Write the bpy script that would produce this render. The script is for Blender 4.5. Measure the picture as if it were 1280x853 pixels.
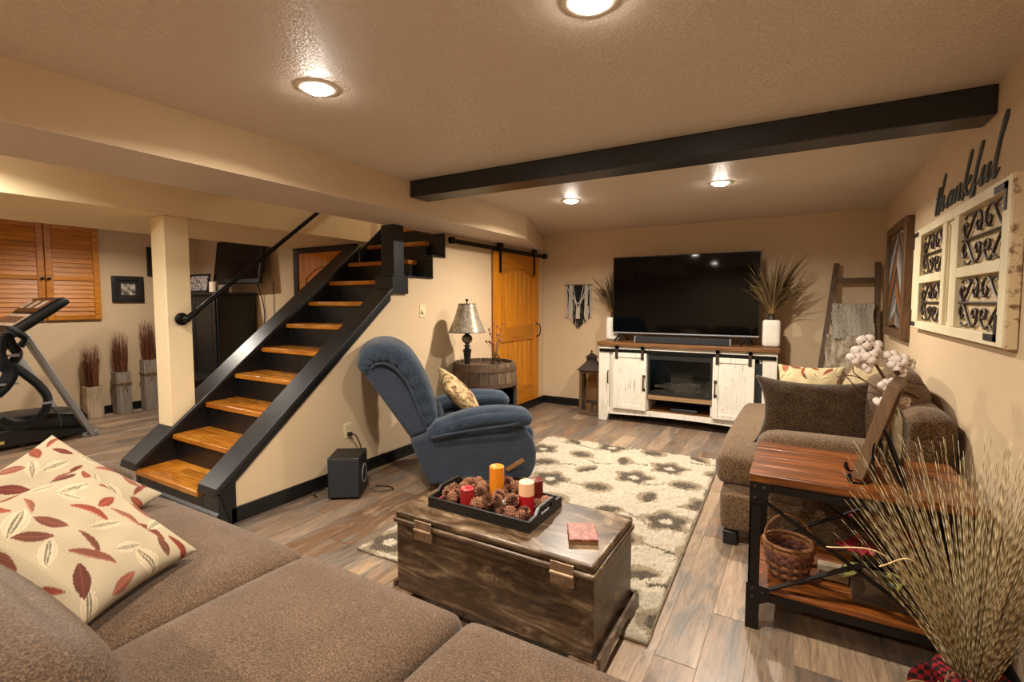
import bpy, bmesh, math, random
import numpy as np
from mathutils import Vector, Matrix, Euler

# ------------------------------------------------------------------ scene, camera, world, exposure
for o in list(bpy.data.objects): bpy.data.objects.remove(o)
S = bpy.context.scene
COL = S.collection
random.seed(7); np.random.seed(7)
R = math.radians

cam_d = bpy.data.cameras.new('camera'); cam = bpy.data.objects.new('camera', cam_d); COL.objects.link(cam)
cam_d.sensor_width = 36.0; cam_d.lens = 614.2 / 1280 * 36.0; cam_d.shift_y = -(426.5 - 414.6) / 1280
cam_d.clip_start = 0.02; cam_d.clip_end = 60
cam.location = (0, 0, 1.453)
cam.rotation_euler = (R(90 - 3.47), R(0.07), R(30.5))
S.camera = cam

W = bpy.data.worlds.new('world'); S.world = W; W.use_nodes = True
W.node_tree.nodes['Background'].inputs[0].default_value = (0.9, 0.75, 0.6, 1)
W.node_tree.nodes['Background'].inputs[1].default_value = 0.02
S.view_settings.view_transform = 'Standard'; S.view_settings.look = 'None'
S.view_settings.exposure = 0.05; S.view_settings.gamma = 1.0; S.view_settings.use_curve_mapping = False
LAMP_COL = (1.0, 0.905, 0.77)
LAMP_W = 40.0

# ------------------------------------------------------------------ helpers
def lin(h):
    h = h.lstrip('#'); c = [int(h[i:i+2], 16) / 255 for i in (0, 2, 4)]
    return tuple(((x + .055) / 1.055) ** 2.4 if x > .04045 else x / 12.92 for x in c)

def tag(o, label=None, cat=None, group=None, kind=None):
    if label: o['label'] = label
    if cat: o['category'] = cat
    if group: o['group'] = group
    if kind: o['kind'] = kind
    return o

def top(name, label, cat, loc=(0, 0, 0), rz=0, group=None, kind=None):
    o = bpy.data.objects.new(name, None); COL.objects.link(o); o.empty_display_size = .1
    o.location = loc; o.rotation_euler = (0, 0, R(rz))
    return tag(o, label, cat, group, kind)

def wm(o):
    m = Matrix.LocRotScale(o.location, o.rotation_euler, o.scale)
    return wm(o.parent) @ m if o.parent else m

class MB:
    def __init__(s): s.v = []; s.f = []; s.c = []
    def add(s, vs, fs, M=None):
        n = len(s.v)
        if M is not None: vs = [M @ Vector(p) for p in vs]
        s.v += [tuple(p) for p in vs]; s.f += [tuple(i + n for i in f) for f in fs]; return s
    def box(s, x0, x1, y0, y1, z0, z1, M=None):
        return s.add([(x0,y0,z0),(x1,y0,z0),(x1,y1,z0),(x0,y1,z0),(x0,y0,z1),(x1,y0,z1),(x1,y1,z1),(x0,y1,z1)],
                     [(0,3,2,1),(4,5,6,7),(0,1,5,4),(1,2,6,5),(2,3,7,6),(3,0,4,7)], M)
    def bar(s, p, q, w, h, up=(0,0,1)):
        p = Vector(p); q = Vector(q); d = (q - p); L = d.length; d.normalize()
        a = d.cross(Vector(up)); a = a.normalized() if a.length > 1e-6 else Vector((1,0,0)); b = a.cross(d)
        vs = [p + a*i*w/2 + b*j*h/2 + d*k*L for k in (0,1) for (i,j) in ((-1,-1),(1,-1),(1,1),(-1,1))]
        return s.add(vs, [(0,1,2,3),(7,6,5,4),(0,4,5,1),(1,5,6,2),(2,6,7,3),(3,7,4,0)])
    def prism(s, poly, a0, a1, axis='x', M=None):
        n = len(poly)
        def P(u, v, a): return {'x': (a,u,v), 'y': (u,a,v), 'z': (u,v,a)}[axis]
        vs = [P(u,v,a0) for u,v in poly] + [P(u,v,a1) for u,v in poly]
        return s.add(vs, [tuple(range(n))[::-1], tuple(range(n,2*n))] + [(i,(i+1)%n,n+(i+1)%n,n+i) for i in range(n)], M)
    def tube(s, pts, r, n=8, caps=True, closed=False, flat=1.0):
        pts = [Vector(p) for p in pts]; m = len(pts)
        rr = [r]*m if not hasattr(r, '__len__') else list(r)
        ref = None; rings = []
        for i, p in enumerate(pts):
            if closed: t = pts[(i+1)%m] - pts[i-1]
            else: t = pts[min(i+1,m-1)] - pts[max(i-1,0)]
            t.normalize()
            if ref is None:
                ref = t.cross(Vector((0,0,1)))
                if ref.length < .1: ref = t.cross(Vector((0,1,0)))
            ref = (ref - t*ref.dot(t)).normalized(); b = t.cross(ref)
            rings.append([p + (ref*math.cos(k*2*math.pi/n) + b*math.sin(k*2*math.pi/n)*flat)*rr[i] for k in range(n)])
        vs = [q for ring in rings for q in ring]
        fs = [(i*n+k, i*n+(k+1)%n, (i+1)*n+(k+1)%n, (i+1)*n+k) for i in range(m-1) for k in range(n)]
        if closed: fs += [((m-1)*n+k, (m-1)*n+(k+1)%n, (k+1)%n, k) for k in range(n)]
        elif caps: fs += [tuple(range(n))[::-1], tuple(range((m-1)*n, m*n))]
        return s.add(vs, fs)
    def cyl(s, p, q, r, n=16, r2=None): return s.tube([p, q], [r, r if r2 is None else r2], n)
    def lathe(s, prof, c=(0,0,0), n=24, M=None, a0=0, a1=2*math.pi):
        full = abs(a1 - a0 - 2*math.pi) < 1e-6; k = n if full else n + 1
        vs = [(c[0]+r*math.cos(a0+(a1-a0)*j/n), c[1]+r*math.sin(a0+(a1-a0)*j/n), c[2]+z) for r, z in prof for j in range(k)]
        fs = []
        for i in range(len(prof)-1):
            for j in range(n):
                j2 = (j+1) % k; fs.append((i*k+j, i*k+j2, (i+1)*k+j2, (i+1)*k+j))
        if full:
            if prof[0][0] > 1e-5: fs.append(tuple(range(n))[::-1])
            if prof[-1][0] > 1e-5: fs.append(tuple(range((len(prof)-1)*k, len(prof)*k)))
        return s.add(vs, fs, M)
    def sphere(s, c, r, n=12, sc=(1,1,1)):
        m = max(4, n//2)
        prof = [(max(1e-4, math.sin(math.pi*i/m))*r, -math.cos(math.pi*i/m)*r) for i in range(m+1)]
        return s.lathe(prof, (0,0,0), n, Matrix.Translation(c) @ Matrix.Diagonal((*sc,1)))
    def grid(s, fn, nu, nv):
        vs = [fn(i/nu, j/nv) for j in range(nv+1) for i in range(nu+1)]
        fs = [(j*(nu+1)+i, j*(nu+1)+i+1, (j+1)*(nu+1)+i+1, (j+1)*(nu+1)+i) for j in range(nv) for i in range(nu)]
        return s.add(vs, fs)
    def soft(s, sx, sy, sz, r, n=10, puff=(0,0,0), M=None, fn=None):
        """rounded box with puffed faces, sizes are full sizes"""
        hx, hy, hz = sx/2, sy/2, sz/2; idx = {}; vs = []; fs = []
        def vert(p):
            key = tuple(round(c*1000) for c in p)
            if key in idx: return idx[key]
            q = [p[0]*hx, p[1]*hy, p[2]*hz]; h = (hx,hy,hz)
            rr = [min(r, k) for k in h]
            inn = [max(-(h[i]-rr[i]), min(h[i]-rr[i], q[i])) for i in range(3)]
            d = [(q[i]-inn[i])/rr[i] for i in range(3)]
            L = math.sqrt(sum(c*c for c in d))
            o = [inn[i] + (d[i]/L*rr[i] if L > 1e-9 else 0) for i in range(3)]
            x, y, z = p
            o[0] += puff[0]*x*(1-y*y)*(1-z*z); o[1] += puff[1]*y*(1-x*x)*(1-z*z); o[2] += puff[2]*z*(1-x*x)*(1-y*y)
            if fn: o = fn(o, p)
            idx[key] = len(vs); vs.append(o); return idx[key]
        # denser samples near the edges
        t = [math.sin((i/n-.5)*math.pi)*.5+ (i/n-.5) for i in range(n+1)]; t = [c/t[-1] for c in t]
        for ax in range(3):
            for sg in (-1, 1):
                g = []
                for a in t:
                    row = []
                    for b in t:
                        p = [0,0,0]; p[ax] = sg; p[(ax+1)%3] = a; p[(ax+2)%3] = b; row.append(vert(p))
                    g.append(row)
                for i in range(n):
                    for j in range(n):
                        q = (g[i][j], g[i+1][j], g[i+1][j+1], g[i][j+1]); fs.append(q if sg > 0 else q[::-1])
        return s.add(vs, fs, M)
    def build(s, name, mat, parent=None, world=True, smooth=None, bevel=0, seg=2, angle=40, kind=None, label=None, loc=None, rot=None, sub=0):
        me = bpy.data.meshes.new(name)
        vs = s.v
        if parent is not None and world:
            inv = wm(parent).inverted(); vs = [tuple(inv @ Vector(p)) for p in vs]
        me.from_pydata(vs, [], s.f); me.update()
        if s.c:
            at = me.color_attributes.new('Col', 'FLOAT_COLOR', 'POINT')
            at.data.foreach_set('color', np.array(s.c, dtype=np.float32).ravel())
        if smooth:
            me.polygons.foreach_set('use_smooth', [True]*len(me.polygons))
            if angle < 180: me.set_sharp_from_angle(angle=R(angle))
        o = bpy.data.objects.new(name, me); COL.objects.link(o)
        if mat: me.materials.append(mat)
        if parent: o.parent = parent
        if loc is not None: o.location = loc
        if rot is not None: o.rotation_euler = rot
        if bevel:
            b = o.modifiers.new('bevel', 'BEVEL'); b.width = bevel; b.segments = seg; b.limit_method = 'ANGLE'; b.angle_limit = R(40)
            me.polygons.foreach_set('use_smooth', [True]*len(me.polygons)); me.set_sharp_from_angle(angle=R(30))
            b.harden_normals = False
        if sub:
            b = o.modifiers.new('sub', 'SUBSURF'); b.levels = sub; b.render_levels = sub
        if kind: o['kind'] = kind
        if label: o['label'] = label
        return o

def T(x=0, y=0, z=0, rx=0, ry=0, rz=0):
    return Matrix.Translation((x,y,z)) @ Euler((R(rx),R(ry),R(rz))).to_matrix().to_4x4()
def spline(pts, n=8, closed=False):
    P = [Vector(p) for p in pts]; m = len(P); out = []
    rng = range(m if closed else m-1)
    for i in rng:
        p0 = P[i-1] if (i > 0 or closed) else P[0]*2-P[1]; p1 = P[i]; p2 = P[(i+1)%m]
        p3 = P[(i+2)%m] if (i+2 < m or closed) else P[-1]*2-P[-2]
        for k in range(n):
            t = k/n
            out.append(.5*((2*p1)+(-p0+p2)*t+(2*p0-5*p1+4*p2-p3)*t*t+(-p0+3*p1-3*p2+p3)*t**3))
    if not closed: out.append(P[-1])
    return out
def copy_tree(o, parent=None):
    c = o.copy(); COL.objects.link(c)
    if parent: c.parent = parent
    for ch in list(o.children): copy_tree(ch, c)
    return c

# ------------------------------------------------------------------ materials
def newmat(name):
    m = bpy.data.materials.new(name); m.use_nodes = True; nt = m.node_tree
    return m, nt, nt.nodes['Principled BSDF']
def N(nt, t, **k):
    n = nt.nodes.new(t)
    for a, b in k.items(): setattr(n, a, b)
    return n
def coords(nt, scale=(1,1,1), rnd=False, kind='Object'):
    tc = N(nt, 'ShaderNodeTexCoord'); mp = N(nt, 'ShaderNodeMapping'); mp.inputs['Scale'].default_value = scale
    nt.links.new(tc.outputs[kind], mp.inputs['Vector'])
    if rnd:
        oi = N(nt, 'ShaderNodeObjectInfo'); ml = N(nt, 'ShaderNodeMath', operation='MULTIPLY'); ml.inputs[1].default_value = 57.0
        nt.links.new(oi.outputs['Random'], ml.inputs[0])
        cb = N(nt, 'ShaderNodeCombineXYZ')
        for i in range(3): nt.links.new(ml.outputs[0], cb.inputs[i])
        nt.links.new(cb.outputs[0], mp.inputs['Location'])
    return mp
def noise(nt, vec, scale, detail=4, rough=.55, dist=0):
    n = N(nt, 'ShaderNodeTexNoise'); n.inputs['Scale'].default_value = scale; n.inputs['Detail'].default_value = detail
    n.inputs['Roughness'].default_value = rough; n.inputs['Distortion'].default_value = dist
    nt.links.new(vec.outputs[0], n.inputs['Vector']); return n
def ramp(nt, fac, stops, interp='LINEAR'):
    r = N(nt, 'ShaderNodeValToRGB'); r.color_ramp.interpolation = interp; e = r.color_ramp.elements
    while len(e) < len(stops): e.new(.5)
    for i, (p, c) in enumerate(stops):
        e[i].position = p; e[i].color = (*(lin(c) if isinstance(c, str) else c), 1)
    nt.links.new(fac, r.inputs['Fac']); return r
def mixc(nt, fac, a, b, mode='MIX'):
    m = N(nt, 'ShaderNodeMix', data_type='RGBA', blend_type=mode)
    if hasattr(fac, 'links') or hasattr(fac, 'is_linked'): nt.links.new(fac, m.inputs[0])
    else: m.inputs[0].default_value = fac
    for s, i in ((a, 6), (b, 7)):
        if isinstance(s, (tuple, str)): m.inputs[i].default_value = (*(lin(s) if isinstance(s, str) else s), 1)
        else: nt.links.new(s, m.inputs[i])
    return m.outputs[2]
def bump(nt, b, h, strength, dist=.01, prev=None):
    n = N(nt, 'ShaderNodeBump'); n.inputs['Strength'].default_value = strength; n.inputs['Distance'].default_value = dist
    nt.links.new(h, n.inputs['Height']); nt.links.new(n.outputs[0], b.inputs['Normal']); return n

def plain(name, c, rough=.5, metal=0, bs=0, bst=0, spec=.5, var=0, vs=6):
    m, nt, b = newmat(name); col = lin(c)
    b.inputs['Roughness'].default_value = rough; b.inputs['Metallic'].default_value = metal; b.inputs['Specular IOR Level'].default_value = spec
    mp = coords(nt)
    if var:
        n = noise(nt, mp, vs, 5)
        r = ramp(nt, n.outputs[0], [(.3, tuple(x*(1-var) for x in col)), (.7, tuple(min(1,x*(1+var)) for x in col))])
        nt.links.new(r.outputs[0], b.inputs['Base Color'])
    else: b.inputs['Base Color'].default_value = (*col, 1)
    if bs: bump(nt, b, noise(nt, mp, bs, 3).outputs[0], bst)
    return m

def wood(name, stops, stretch=(1,12,12), scale=3, rough=.45, bst=.15, rnd=True, knots=None, spec=.5, dist=1.2, tint=0):
    """grain runs along the axis whose stretch is smallest"""
    m, nt, b = newmat(name); mp = coords(nt, stretch, rnd)
    n = noise(nt, mp, scale, 8, .62, dist); r = ramp(nt, n.outputs[0], stops)
    out = r.outputs[0]
    if knots:
        kv = coords(nt, tuple(1+ (s-1)*.12 for s in stretch), rnd); v = N(nt, 'ShaderNodeTexVoronoi'); v.inputs['Scale'].default_value = knots[1]
        nt.links.new(kv.outputs[0], v.inputs['Vector'])
        kr = ramp(nt, v.outputs['Distance'], [(0.02, (1,1,1)), (knots[2], (0,0,0))])
        out = mixc(nt, kr.outputs[0], out, knots[0])
    if tint:
        oi = N(nt, 'ShaderNodeObjectInfo'); tr = ramp(nt, oi.outputs['Random'], [(0, (1-tint,)*3), (1, (1,1,1))])
        out = mixc(nt, 1.0, out, tr.outputs[0], 'MULTIPLY')
    nt.links.new(out, b.inputs['Base Color'])
    b.inputs['Roughness'].default_value = rough; b.inputs['Specular IOR Level'].default_value = spec
    if bst: bump(nt, b, n.outputs[0], bst, .004)
    return m

def fabric(name, stops, scale=220, bst=.35, rough=.95, big=.25, stripes=None, sheen=.15, bdist=.003):
    m, nt, b = newmat(name); mp = coords(nt)
    n = noise(nt, mp, scale, 2, .7); r = ramp(nt, n.outputs[0], stops); out = r.outputs[0]
    n2 = noise(nt, mp, 7, 4); r2 = ramp(nt, n2.outputs[0], [(.3, (1-big,)*3), (.7, (1,1,1))])
    out = mixc(nt, 1.0, out, r2.outputs[0], 'MULTIPLY'); h = n.outputs[0]
    if stripes:
        w = N(nt, 'ShaderNodeTexWave', wave_type='BANDS', bands_direction=stripes[0]); w.inputs['Scale'].default_value = stripes[1]
        w.inputs['Distortion'].default_value = .6; w.inputs['Detail'].default_value = 1; nt.links.new(mp.outputs[0], w.inputs['Vector'])
        r3 = ramp(nt, w.outputs[0], [(.2, (1-stripes[2],)*3), (.8, (1,1,1))]); out = mixc(nt, 1.0, out, r3.outputs[0], 'MULTIPLY')
    nt.links.new(out, b.inputs['Base Color']); b.inputs['Roughness'].default_value = rough
    b.inputs['Sheen Weight'].default_value = sheen; b.inputs['Specular IOR Level'].default_value = .2
    bump(nt, b, h, bst, bdist); return m

def vcol(name, rough=.9, bs=0, bst=0, speck=0, sscale=300, bdist=.003):
    m, nt, b = newmat(name); a = N(nt, 'ShaderNodeAttribute', attribute_name='Col'); out = a.outputs['Color']; mp = coords(nt)
    if speck:
        n = noise(nt, mp, sscale, 2, .7); r = ramp(nt, n.outputs[0], [(.3, (1-speck,)*3), (.7, (1,1,1))]); out = mixc(nt, 1.0, out, r.outputs[0], 'MULTIPLY')
    nt.links.new(out, b.inputs['Base Color']); b.inputs['Roughness'].default_value = rough; b.inputs['Specular IOR Level'].default_value = .2
    if bs: bump(nt, b, noise(nt, mp, bs, 3).outputs[0], bst, bdist)
    return m

def distress(name, base, under, amount=.62, stretch=(30,30,2), rough=.6, scale=2.2):
    m, nt, b = newmat(name); mp = coords(nt, stretch, True); n = noise(nt, mp, scale, 8, .7, .4)
    r = ramp(nt, n.outputs[0], [(amount, base), (amount+.07, under)])
    mp2 = coords(nt, (1,1,1), True); n2 = noise(nt, mp2, 5, 4); r2 = ramp(nt, n2.outputs[0], [(.3, (.86,.85,.82)), (.7, (1,1,1))])
    nt.links.new(mixc(nt, 1.0, r.outputs[0], r2.outputs[0], 'MULTIPLY'), b.inputs['Base Color'])
    b.inputs['Roughness'].default_value = rough; bump(nt, b, n.outputs[0], .2, .002); return m

def emis(name, c, s):
    m, nt, b = newmat(name); b.inputs['Base Color'].default_value = (*c, 1); b.inputs['Emission Color'].default_value = (*c, 1); b.inputs['Emission Strength'].default_value = s
    return m
def glass(name, c=(1,1,1), rough=0.0, alpha=.12):
    """thin pane: mostly transparent with a real gloss"""
    m, nt, b = newmat(name); out = nt.nodes['Material Output']
    tr = N(nt, 'ShaderNodeBsdfTransparent'); tr.inputs[0].default_value = (*c, 1)
    gl = N(nt, 'ShaderNodeBsdfGlossy'); gl.inputs['Roughness'].default_value = rough + .02
    fr = N(nt, 'ShaderNodeFresnel'); fr.inputs[0].default_value = 1.45
    ad = N(nt, 'ShaderNodeMath', operation='ADD'); ad.inputs[1].default_value = alpha*.3; nt.links.new(fr.outputs[0], ad.inputs[0])
    mx = N(nt, 'ShaderNodeMixShader'); nt.links.new(ad.outputs[0], mx.inputs[0]); nt.links.new(tr.outputs[0], mx.inputs[1]); nt.links.new(gl.outputs[0], mx.inputs[2])
    nt.links.new(mx.outputs[0], out.inputs['Surface']); return m

WALL = plain('wall_paint', '#c9b08f', .75, bs=140, bst=.06, var=.02)
WALL_CREAM = plain('cream_paint', '#e0cda8', .7, bs=140, bst=.06)
def ceil_mat():
    m, nt, b = newmat('textured_ceiling'); mp = coords(nt)
    b.inputs['Base Color'].default_value = (*lin('#dacbbb'), 1); b.inputs['Roughness'].default_value = .42; b.inputs['Specular IOR Level'].default_value = .45
    n = noise(nt, mp, 78, 5, .65, .6); r = ramp(nt, n.outputs[0], [(.46, (0,0,0)), (.58, (1,1,1))])
    bump(nt, b, r.outputs[0], .62, .006); return m
CEIL = ceil_mat()
SOFFIT_FLAT = plain('soffit_paint', '#cfbda6', .7, bs=90, bst=.1)
BLACK = wood('black_paint', [(.3, '#131417'), (.7, '#202226')], (2,14,14), 3, .36, .1)
BLACKBASE = plain('black_trim', '#0f0f11', .4, var=.1)
BLACKMETAL = plain('black_metal', '#121212', .38, .6)
IRON = plain('dark_iron', '#3a2e26', .5, .45, bs=60, bst=.1, var=.15)
GREYMETAL = plain('grey_metal', '#94969a', .42, .1)
PLASTIC = plain('black_plastic', '#0e0f11', .45)
RUBBER = plain('dark_rubber', '#1c1d20', .8, bs=200, bst=.2)
TREAD = wood('tread_wood', [(.25, '#8a4c14'), (.44, '#b26a1c'), (.58, '#cf8a2e'), (.78, '#e6b058')], (1.2,7,7), 1.7, .25, .03, knots=('#4a240a', 4.0, .06), spec=.5, tint=.42, dist=.9)
PINE = wood('honey_pine', [(.3, '#a05c04'), (.55, '#c47a0c'), (.8, '#d89018')], (14,14,.8), 2.2, .5, .06, knots=('#6e3908', 3.0, .05), tint=.18)
PINEH = wood('honey_pine_cross', [(.3, '#96540a'), (.55, '#b56e0e'), (.8, '#cc8418')], (14,.8,14), 2.2, .5, .06, knots=('#6e3908', 3.0, .05), tint=.15)
SHUT = wood('shutter_pine', [(.3, '#a55f12'), (.55, '#c97f22'), (.8, '#dd9830')], (12,.8,12), 2.4, .45, .05, tint=.3)
WALNUT = wood('walnut_top', [(.28, '#2c1508'), (.45, '#5a3212'), (.6, '#86481b'), (.78, '#a8652b')], (.9,14,14), 3.0, .33, .1, dist=.6)
WALNUT_P = wood('console_wood', [(.25, '#3c2410'), (.5, '#6b4420'), (.75, '#8c6236')], (1,14,14), 3, .45, .1)
LADDERW = wood('ladder_wood', [(.25, '#2e1f14'), (.5, '#4f3925'), (.75, '#6b5136')], (14,14,1), 3, .6, .15)
BARRELW = wood('barrel_wood', [(.25, '#33261b'), (.5, '#57432f'), (.75, '#7a6248')], (10,10,1), 4, .65, .2, tint=.35)
WHITEW = distress('distressed_white', '#dcd5c8', '#5a4d40', .59)
OLDWHITE = distress('chipped_cream', '#dfd3b2', '#8c7a5a', .66, (6,6,6))
GREYWOOD = wood('weathered_grey_wood', [(.25, '#5c5148'), (.5, '#8b7f73'), (.75, '#ab9f92')], (12,12,1), 3, .8, .2)
PALEWOOD = wood('pale_box_wood', [(.25, '#8b7760'), (.5, '#b19c80'), (.75, '#c8b699')], (12,12,1), 3, .8, .15)
SOFA = fabric('brown_chenille', [(.3, '#302116'), (.5, '#523e2d'), (.72, '#745d48')], 210, .5, big=.22)
SOFA2 = fabric('brown_chenille_love', [(.32, '#332315'), (.5, '#5e472f'), (.68, '#846a4c')], 130, .5, big=.25)
DARKPIL = fabric('dark_brown_chenille', [(.32, '#22160d'), (.5, '#40301f'), (.68, '#5f4a33')], 130, .5, big=.25)
BEIGEPIL = fabric('beige_chenille', [(.32, '#6e5c42'), (.5, '#97835f'), (.68, '#b5a17d')], 130, .4, big=.2)
BLUE = fabric('blue_corduroy', [(.3, '#222a36'), (.5, '#333f4f'), (.72, '#485566')], 260, .5, big=.3, stripes=('Y', 55, .25))
BLUEDARK = fabric('blue_woven', [(.3, '#262c37'), (.5, '#363f4d'), (.72, '#4b5462')], 300, .5, big=.2, stripes=('X', 38, .3))
WHITECER = plain('white_ceramic', '#d8d2c6', .5)
SWITCHP = plain('almond_plastic', '#d6c79f', .4)
BRASS = plain('dull_brass', '#8a6a34', .4, .8)
# ------------------------------------------------------------------ the setting
H = 2.4; RX = .712; BY = 6.296; SX = -3.18; FY = -2.2; GX = -7.79; GY = 4.0
def struct(name, mb, m, **k):
    return tag(mb.build(name, m, **k), kind='structure')

def plank_mat():
    m, nt, b = newmat('wood_look_plank')
    mp = coords(nt, (9,1,9), True); n = noise(nt, mp, 3.2, 9, .65, 1.2)
    oi = N(nt, 'ShaderNodeObjectInfo')
    base = ramp(nt, oi.outputs['Random'], [(0, '#70543f'), (.18, '#987c63'), (.34, '#7c6a5b'), (.5, '#ab9179'), (.66, '#665850'), (.82, '#b0967a'), (1, '#7d604b')])
    g = ramp(nt, n.outputs[0], [(.25, (.34,.32,.31)), (.5, (.78,.77,.75)), (.75, (1.08,1.06,1.03))])
    c = mixc(nt, 1.0, base.outputs[0], g.outputs[0], 'MULTIPLY')
    mp2 = coords(nt, (2.4,.7,1), True); n2 = noise(nt, mp2, 2.6, 7, .72, .8)
    bl = ramp(nt, n2.outputs[0], [(.50, (0,0,0)), (.62, (.9,.9,.9))])
    c = mixc(nt, bl.outputs[0], c, mixc(nt, n.outputs[0], '#3a3837', '#7a766f'))
    bl2 = ramp(nt, n2.outputs[0], [(.30, (.8,.8,.8)), (.44, (0,0,0))])
    c = mixc(nt, bl2.outputs[0], c, mixc(nt, n.outputs[0], '#755b48', '#b39c82'))
    mp3 = coords(nt, (40,1.5,40), True); n3 = noise(nt, mp3, 3, 6, .7)
    g3 = ramp(nt, n3.outputs[0], [(.3, (.72,.71,.70)), (.6, (1.05,1.05,1.05))])
    c = mixc(nt, 1.0, c, g3.outputs[0], 'MULTIPLY')
    nt.links.new(c, b.inputs['Base Color']); b.inputs['Roughness'].default_value = .38
    bump(nt, b, n.outputs[0], .12, .003); return m
PLANK = plank_mat()
GROUT = plain('grout', '#a08a74', .8)
fl = struct('floor', MB().box(-7.9, .82, FY-.1, 6.4, -.06, -.004), GROUT)
PW = .165; PL = 1.2; GAP = .0035
pm = {}
def plank(xc, y0, y1, x0=None, x1=None):
    w0 = -PW/2+GAP/2 if x0 is None else x0-xc; w1 = PW/2-GAP/2 if x1 is None else x1-xc
    key = (round(w0,4), round(w1,4), round(y1-y0,4)); L = (y1-y0-GAP)/2
    if key not in pm:
        o = MB().box(w0, w1, -L, L, -.010, 0).build('plank', PLANK, fl, world=False, bevel=.0015, seg=1); pm[key] = o.data
        o.location = (xc, (y0+y1)/2, 0)
    else:
        o = bpy.data.objects.new('plank', pm[key]); COL.objects.link(o); o.parent = fl; o.location = (xc, (y0+y1)/2, 0)
x = -.151 + PW/2 - PW*21; i = 0
offs = [0, .42, .83, .2, .64, 1.02]
while x - PW/2 < RX:
    off = offs[i % 6]; y = .35 - PL + off; i += 1
    x0 = max(x-PW/2, SX)+GAP/2; x1 = min(x+PW/2, RX)-GAP/2
    while y < BY:
        a, c = max(y, .35), min(y+PL, BY)
        if c-a > .08 and x1-x0 > .02: plank(x, a, c, x0 if x0 > x-PW/2+.01 else None, x1 if x1 < x+PW/2-.01 else None)
        y += PL
    x += PW
x = -3.181 - PW/2; i = 0
while x - PW/2 > GX:
    off = offs[(i*5+2) % 6]; i += 1; ymax = GY if x < -4.4 else 1.70
    y = -.35 - PL + off
    while y < ymax:
        a, c = max(y, -.35), min(y+PL, ymax)
        if c-a > .08: plank(x, a, c)
        y += PL
    x -= PW

struct('wall_back', MB().box(-4.3, RX+.1, BY, BY+.1, 0, 2.5), WALL)
struct('wall_right', MB().box(RX, RX+.1, FY, BY, 0, 2.5), WALL)
struct('wall_front', MB().box(GX-.1, RX+.1, FY-.1, FY, 0, 2.5), WALL)
k = 1.29/1.56
struct('wall_left', MB().prism([(1.76,0),(BY,0),(BY,2.5),(4.03,2.5),(4.03,1.9),(3.83,1.9),(3.83,1.68),(3.44,1.68),(3.40,1.60),(3.24,1.50),(1.76,.215+(1.76-1.68)*k)], -3.36, SX), WALL)
struct('wall_gym', MB().box(GX-.1, GX, FY, GY+.1, 0, 2.5), WALL)
struct('wall_gym_back', MB().box(GX, -4.2, GY, GY+.1, 0, 2.5), WALL)
struct('wall_stairwell_left', MB().box(-4.3, -4.2, 4.1, 6.3, 0, 4.2), WALL_CREAM)
struct('wall_stairwell_upper', MB().box(-4.3,-4.2,2.5,4.1,2.5,4.2), WALL_CREAM)
struct('wall_stairwell_right', MB().box(-3.36,-3.3,2.5,6.3,2.5,4.2), WALL_CREAM)
struct('wall_stairwell_front', MB().box(-4.3,-3.3,2.44,2.5,2.5,4.2), WALL_CREAM)
struct('wall_stairwell_end', MB().box(-4.3,-3.3,6.3,6.36,0,4.2), WALL_CREAM)
struct('ceiling', MB().box(-3.3, RX+.1, FY, BY+.1, H, 2.5), CEIL)
struct('ceiling_gym', MB().box(GX, -5.54, FY, GY, H, 2.5).box(-4.2, -3.3, FY, 2.5, H, 2.5), CEIL)
struct('ceiling_stairwell', MB().box(-4.3, -3.3, 2.44, 6.36, 4.2, 4.3), SOFFIT_FLAT)
struct('ceiling_soffit', MB().prism([(-2.677,FY),(-2.677,4.878),(-3.18,6.29),(-3.3,6.29),(-3.3,FY)], 2.156, 2.5, 'z'), WALL)
MB().prism([(-2.677,FY),(-2.677,4.878),(-3.18,6.29),(-3.3,6.29),(-3.3,FY)], 2.153, 2.156, 'z').build('textured_underside', CEIL, bpy.data.objects['ceiling_soffit'])
struct('ceiling_soffit_gym', MB().box(-5.54, -4.2, FY, GY, 2.12, 2.5), WALL_CREAM)
tag(struct('column', MB().box(-4.43, -4.225, 1.92, 2.10, 0, 2.12), WALL_CREAM, bevel=.006), 'square cream column beside the foot of the stairs')
tag(struct('ceiling_beam', MB().box(-2.677, RX, 2.969, 3.175, 2.272, H), BLACK, bevel=.006), 'black box beam crossing the ceiling')
def bb(name, *b):
    mb = MB()
    for q in b: mb.box(*q)
    struct(name, mb, BLACKBASE, bevel=.004)
bb('baseboard_left', (SX, SX+.014, 1.765, BY, 0, .105))
bb('baseboard_back', (SX+.014, RX, BY-.014, BY, 0, .105))
bb('baseboard_right', (RX-.014, RX, FY, BY-.014, 0, .105))
bb('baseboard_gym', (GX, GX+.014, FY, GY, 0, .105), (GX+.014, -5.6, GY-.014, GY, 0, .105))

# recessed ceiling lights: housing ring, glowing lens and the lamp's own light
RINGM = plain('lamp_ring', '#e6ddd0', .35)
LENS = emis('lamp_lens', (1.0, .90, .78), 120.0)
def downlight(x, y, z, label, power=LAMP_W, seen=True, spread=158, group=None):
    t = top('ceiling_light', label, 'ceiling light', (x, y, z), group=group)
    MB().lathe([(.062,-.001),(.066,-.006),(.086,-.005),(.092,0),(.092,.004)], n=32).build('trim_ring', RINGM, t, world=False, smooth=True)
    MB().lathe([(.0001,-.024),(.025,-.023),(.046,-.018),(.058,-.008),(.063,.001)], n=32).build('lens', LENS, t, world=False, smooth=True)
    l = bpy.data.lights.new('lamp_light', 'AREA'); l.shape = 'DISK'; l.size = .11; l.energy = power; l.color = LAMP_COL; l.spread = R(spread)
    o = bpy.data.objects.new('lamp_light', l); COL.objects.link(o); o.parent = t; o.location = (0, 0, -.026)
    return t
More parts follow.
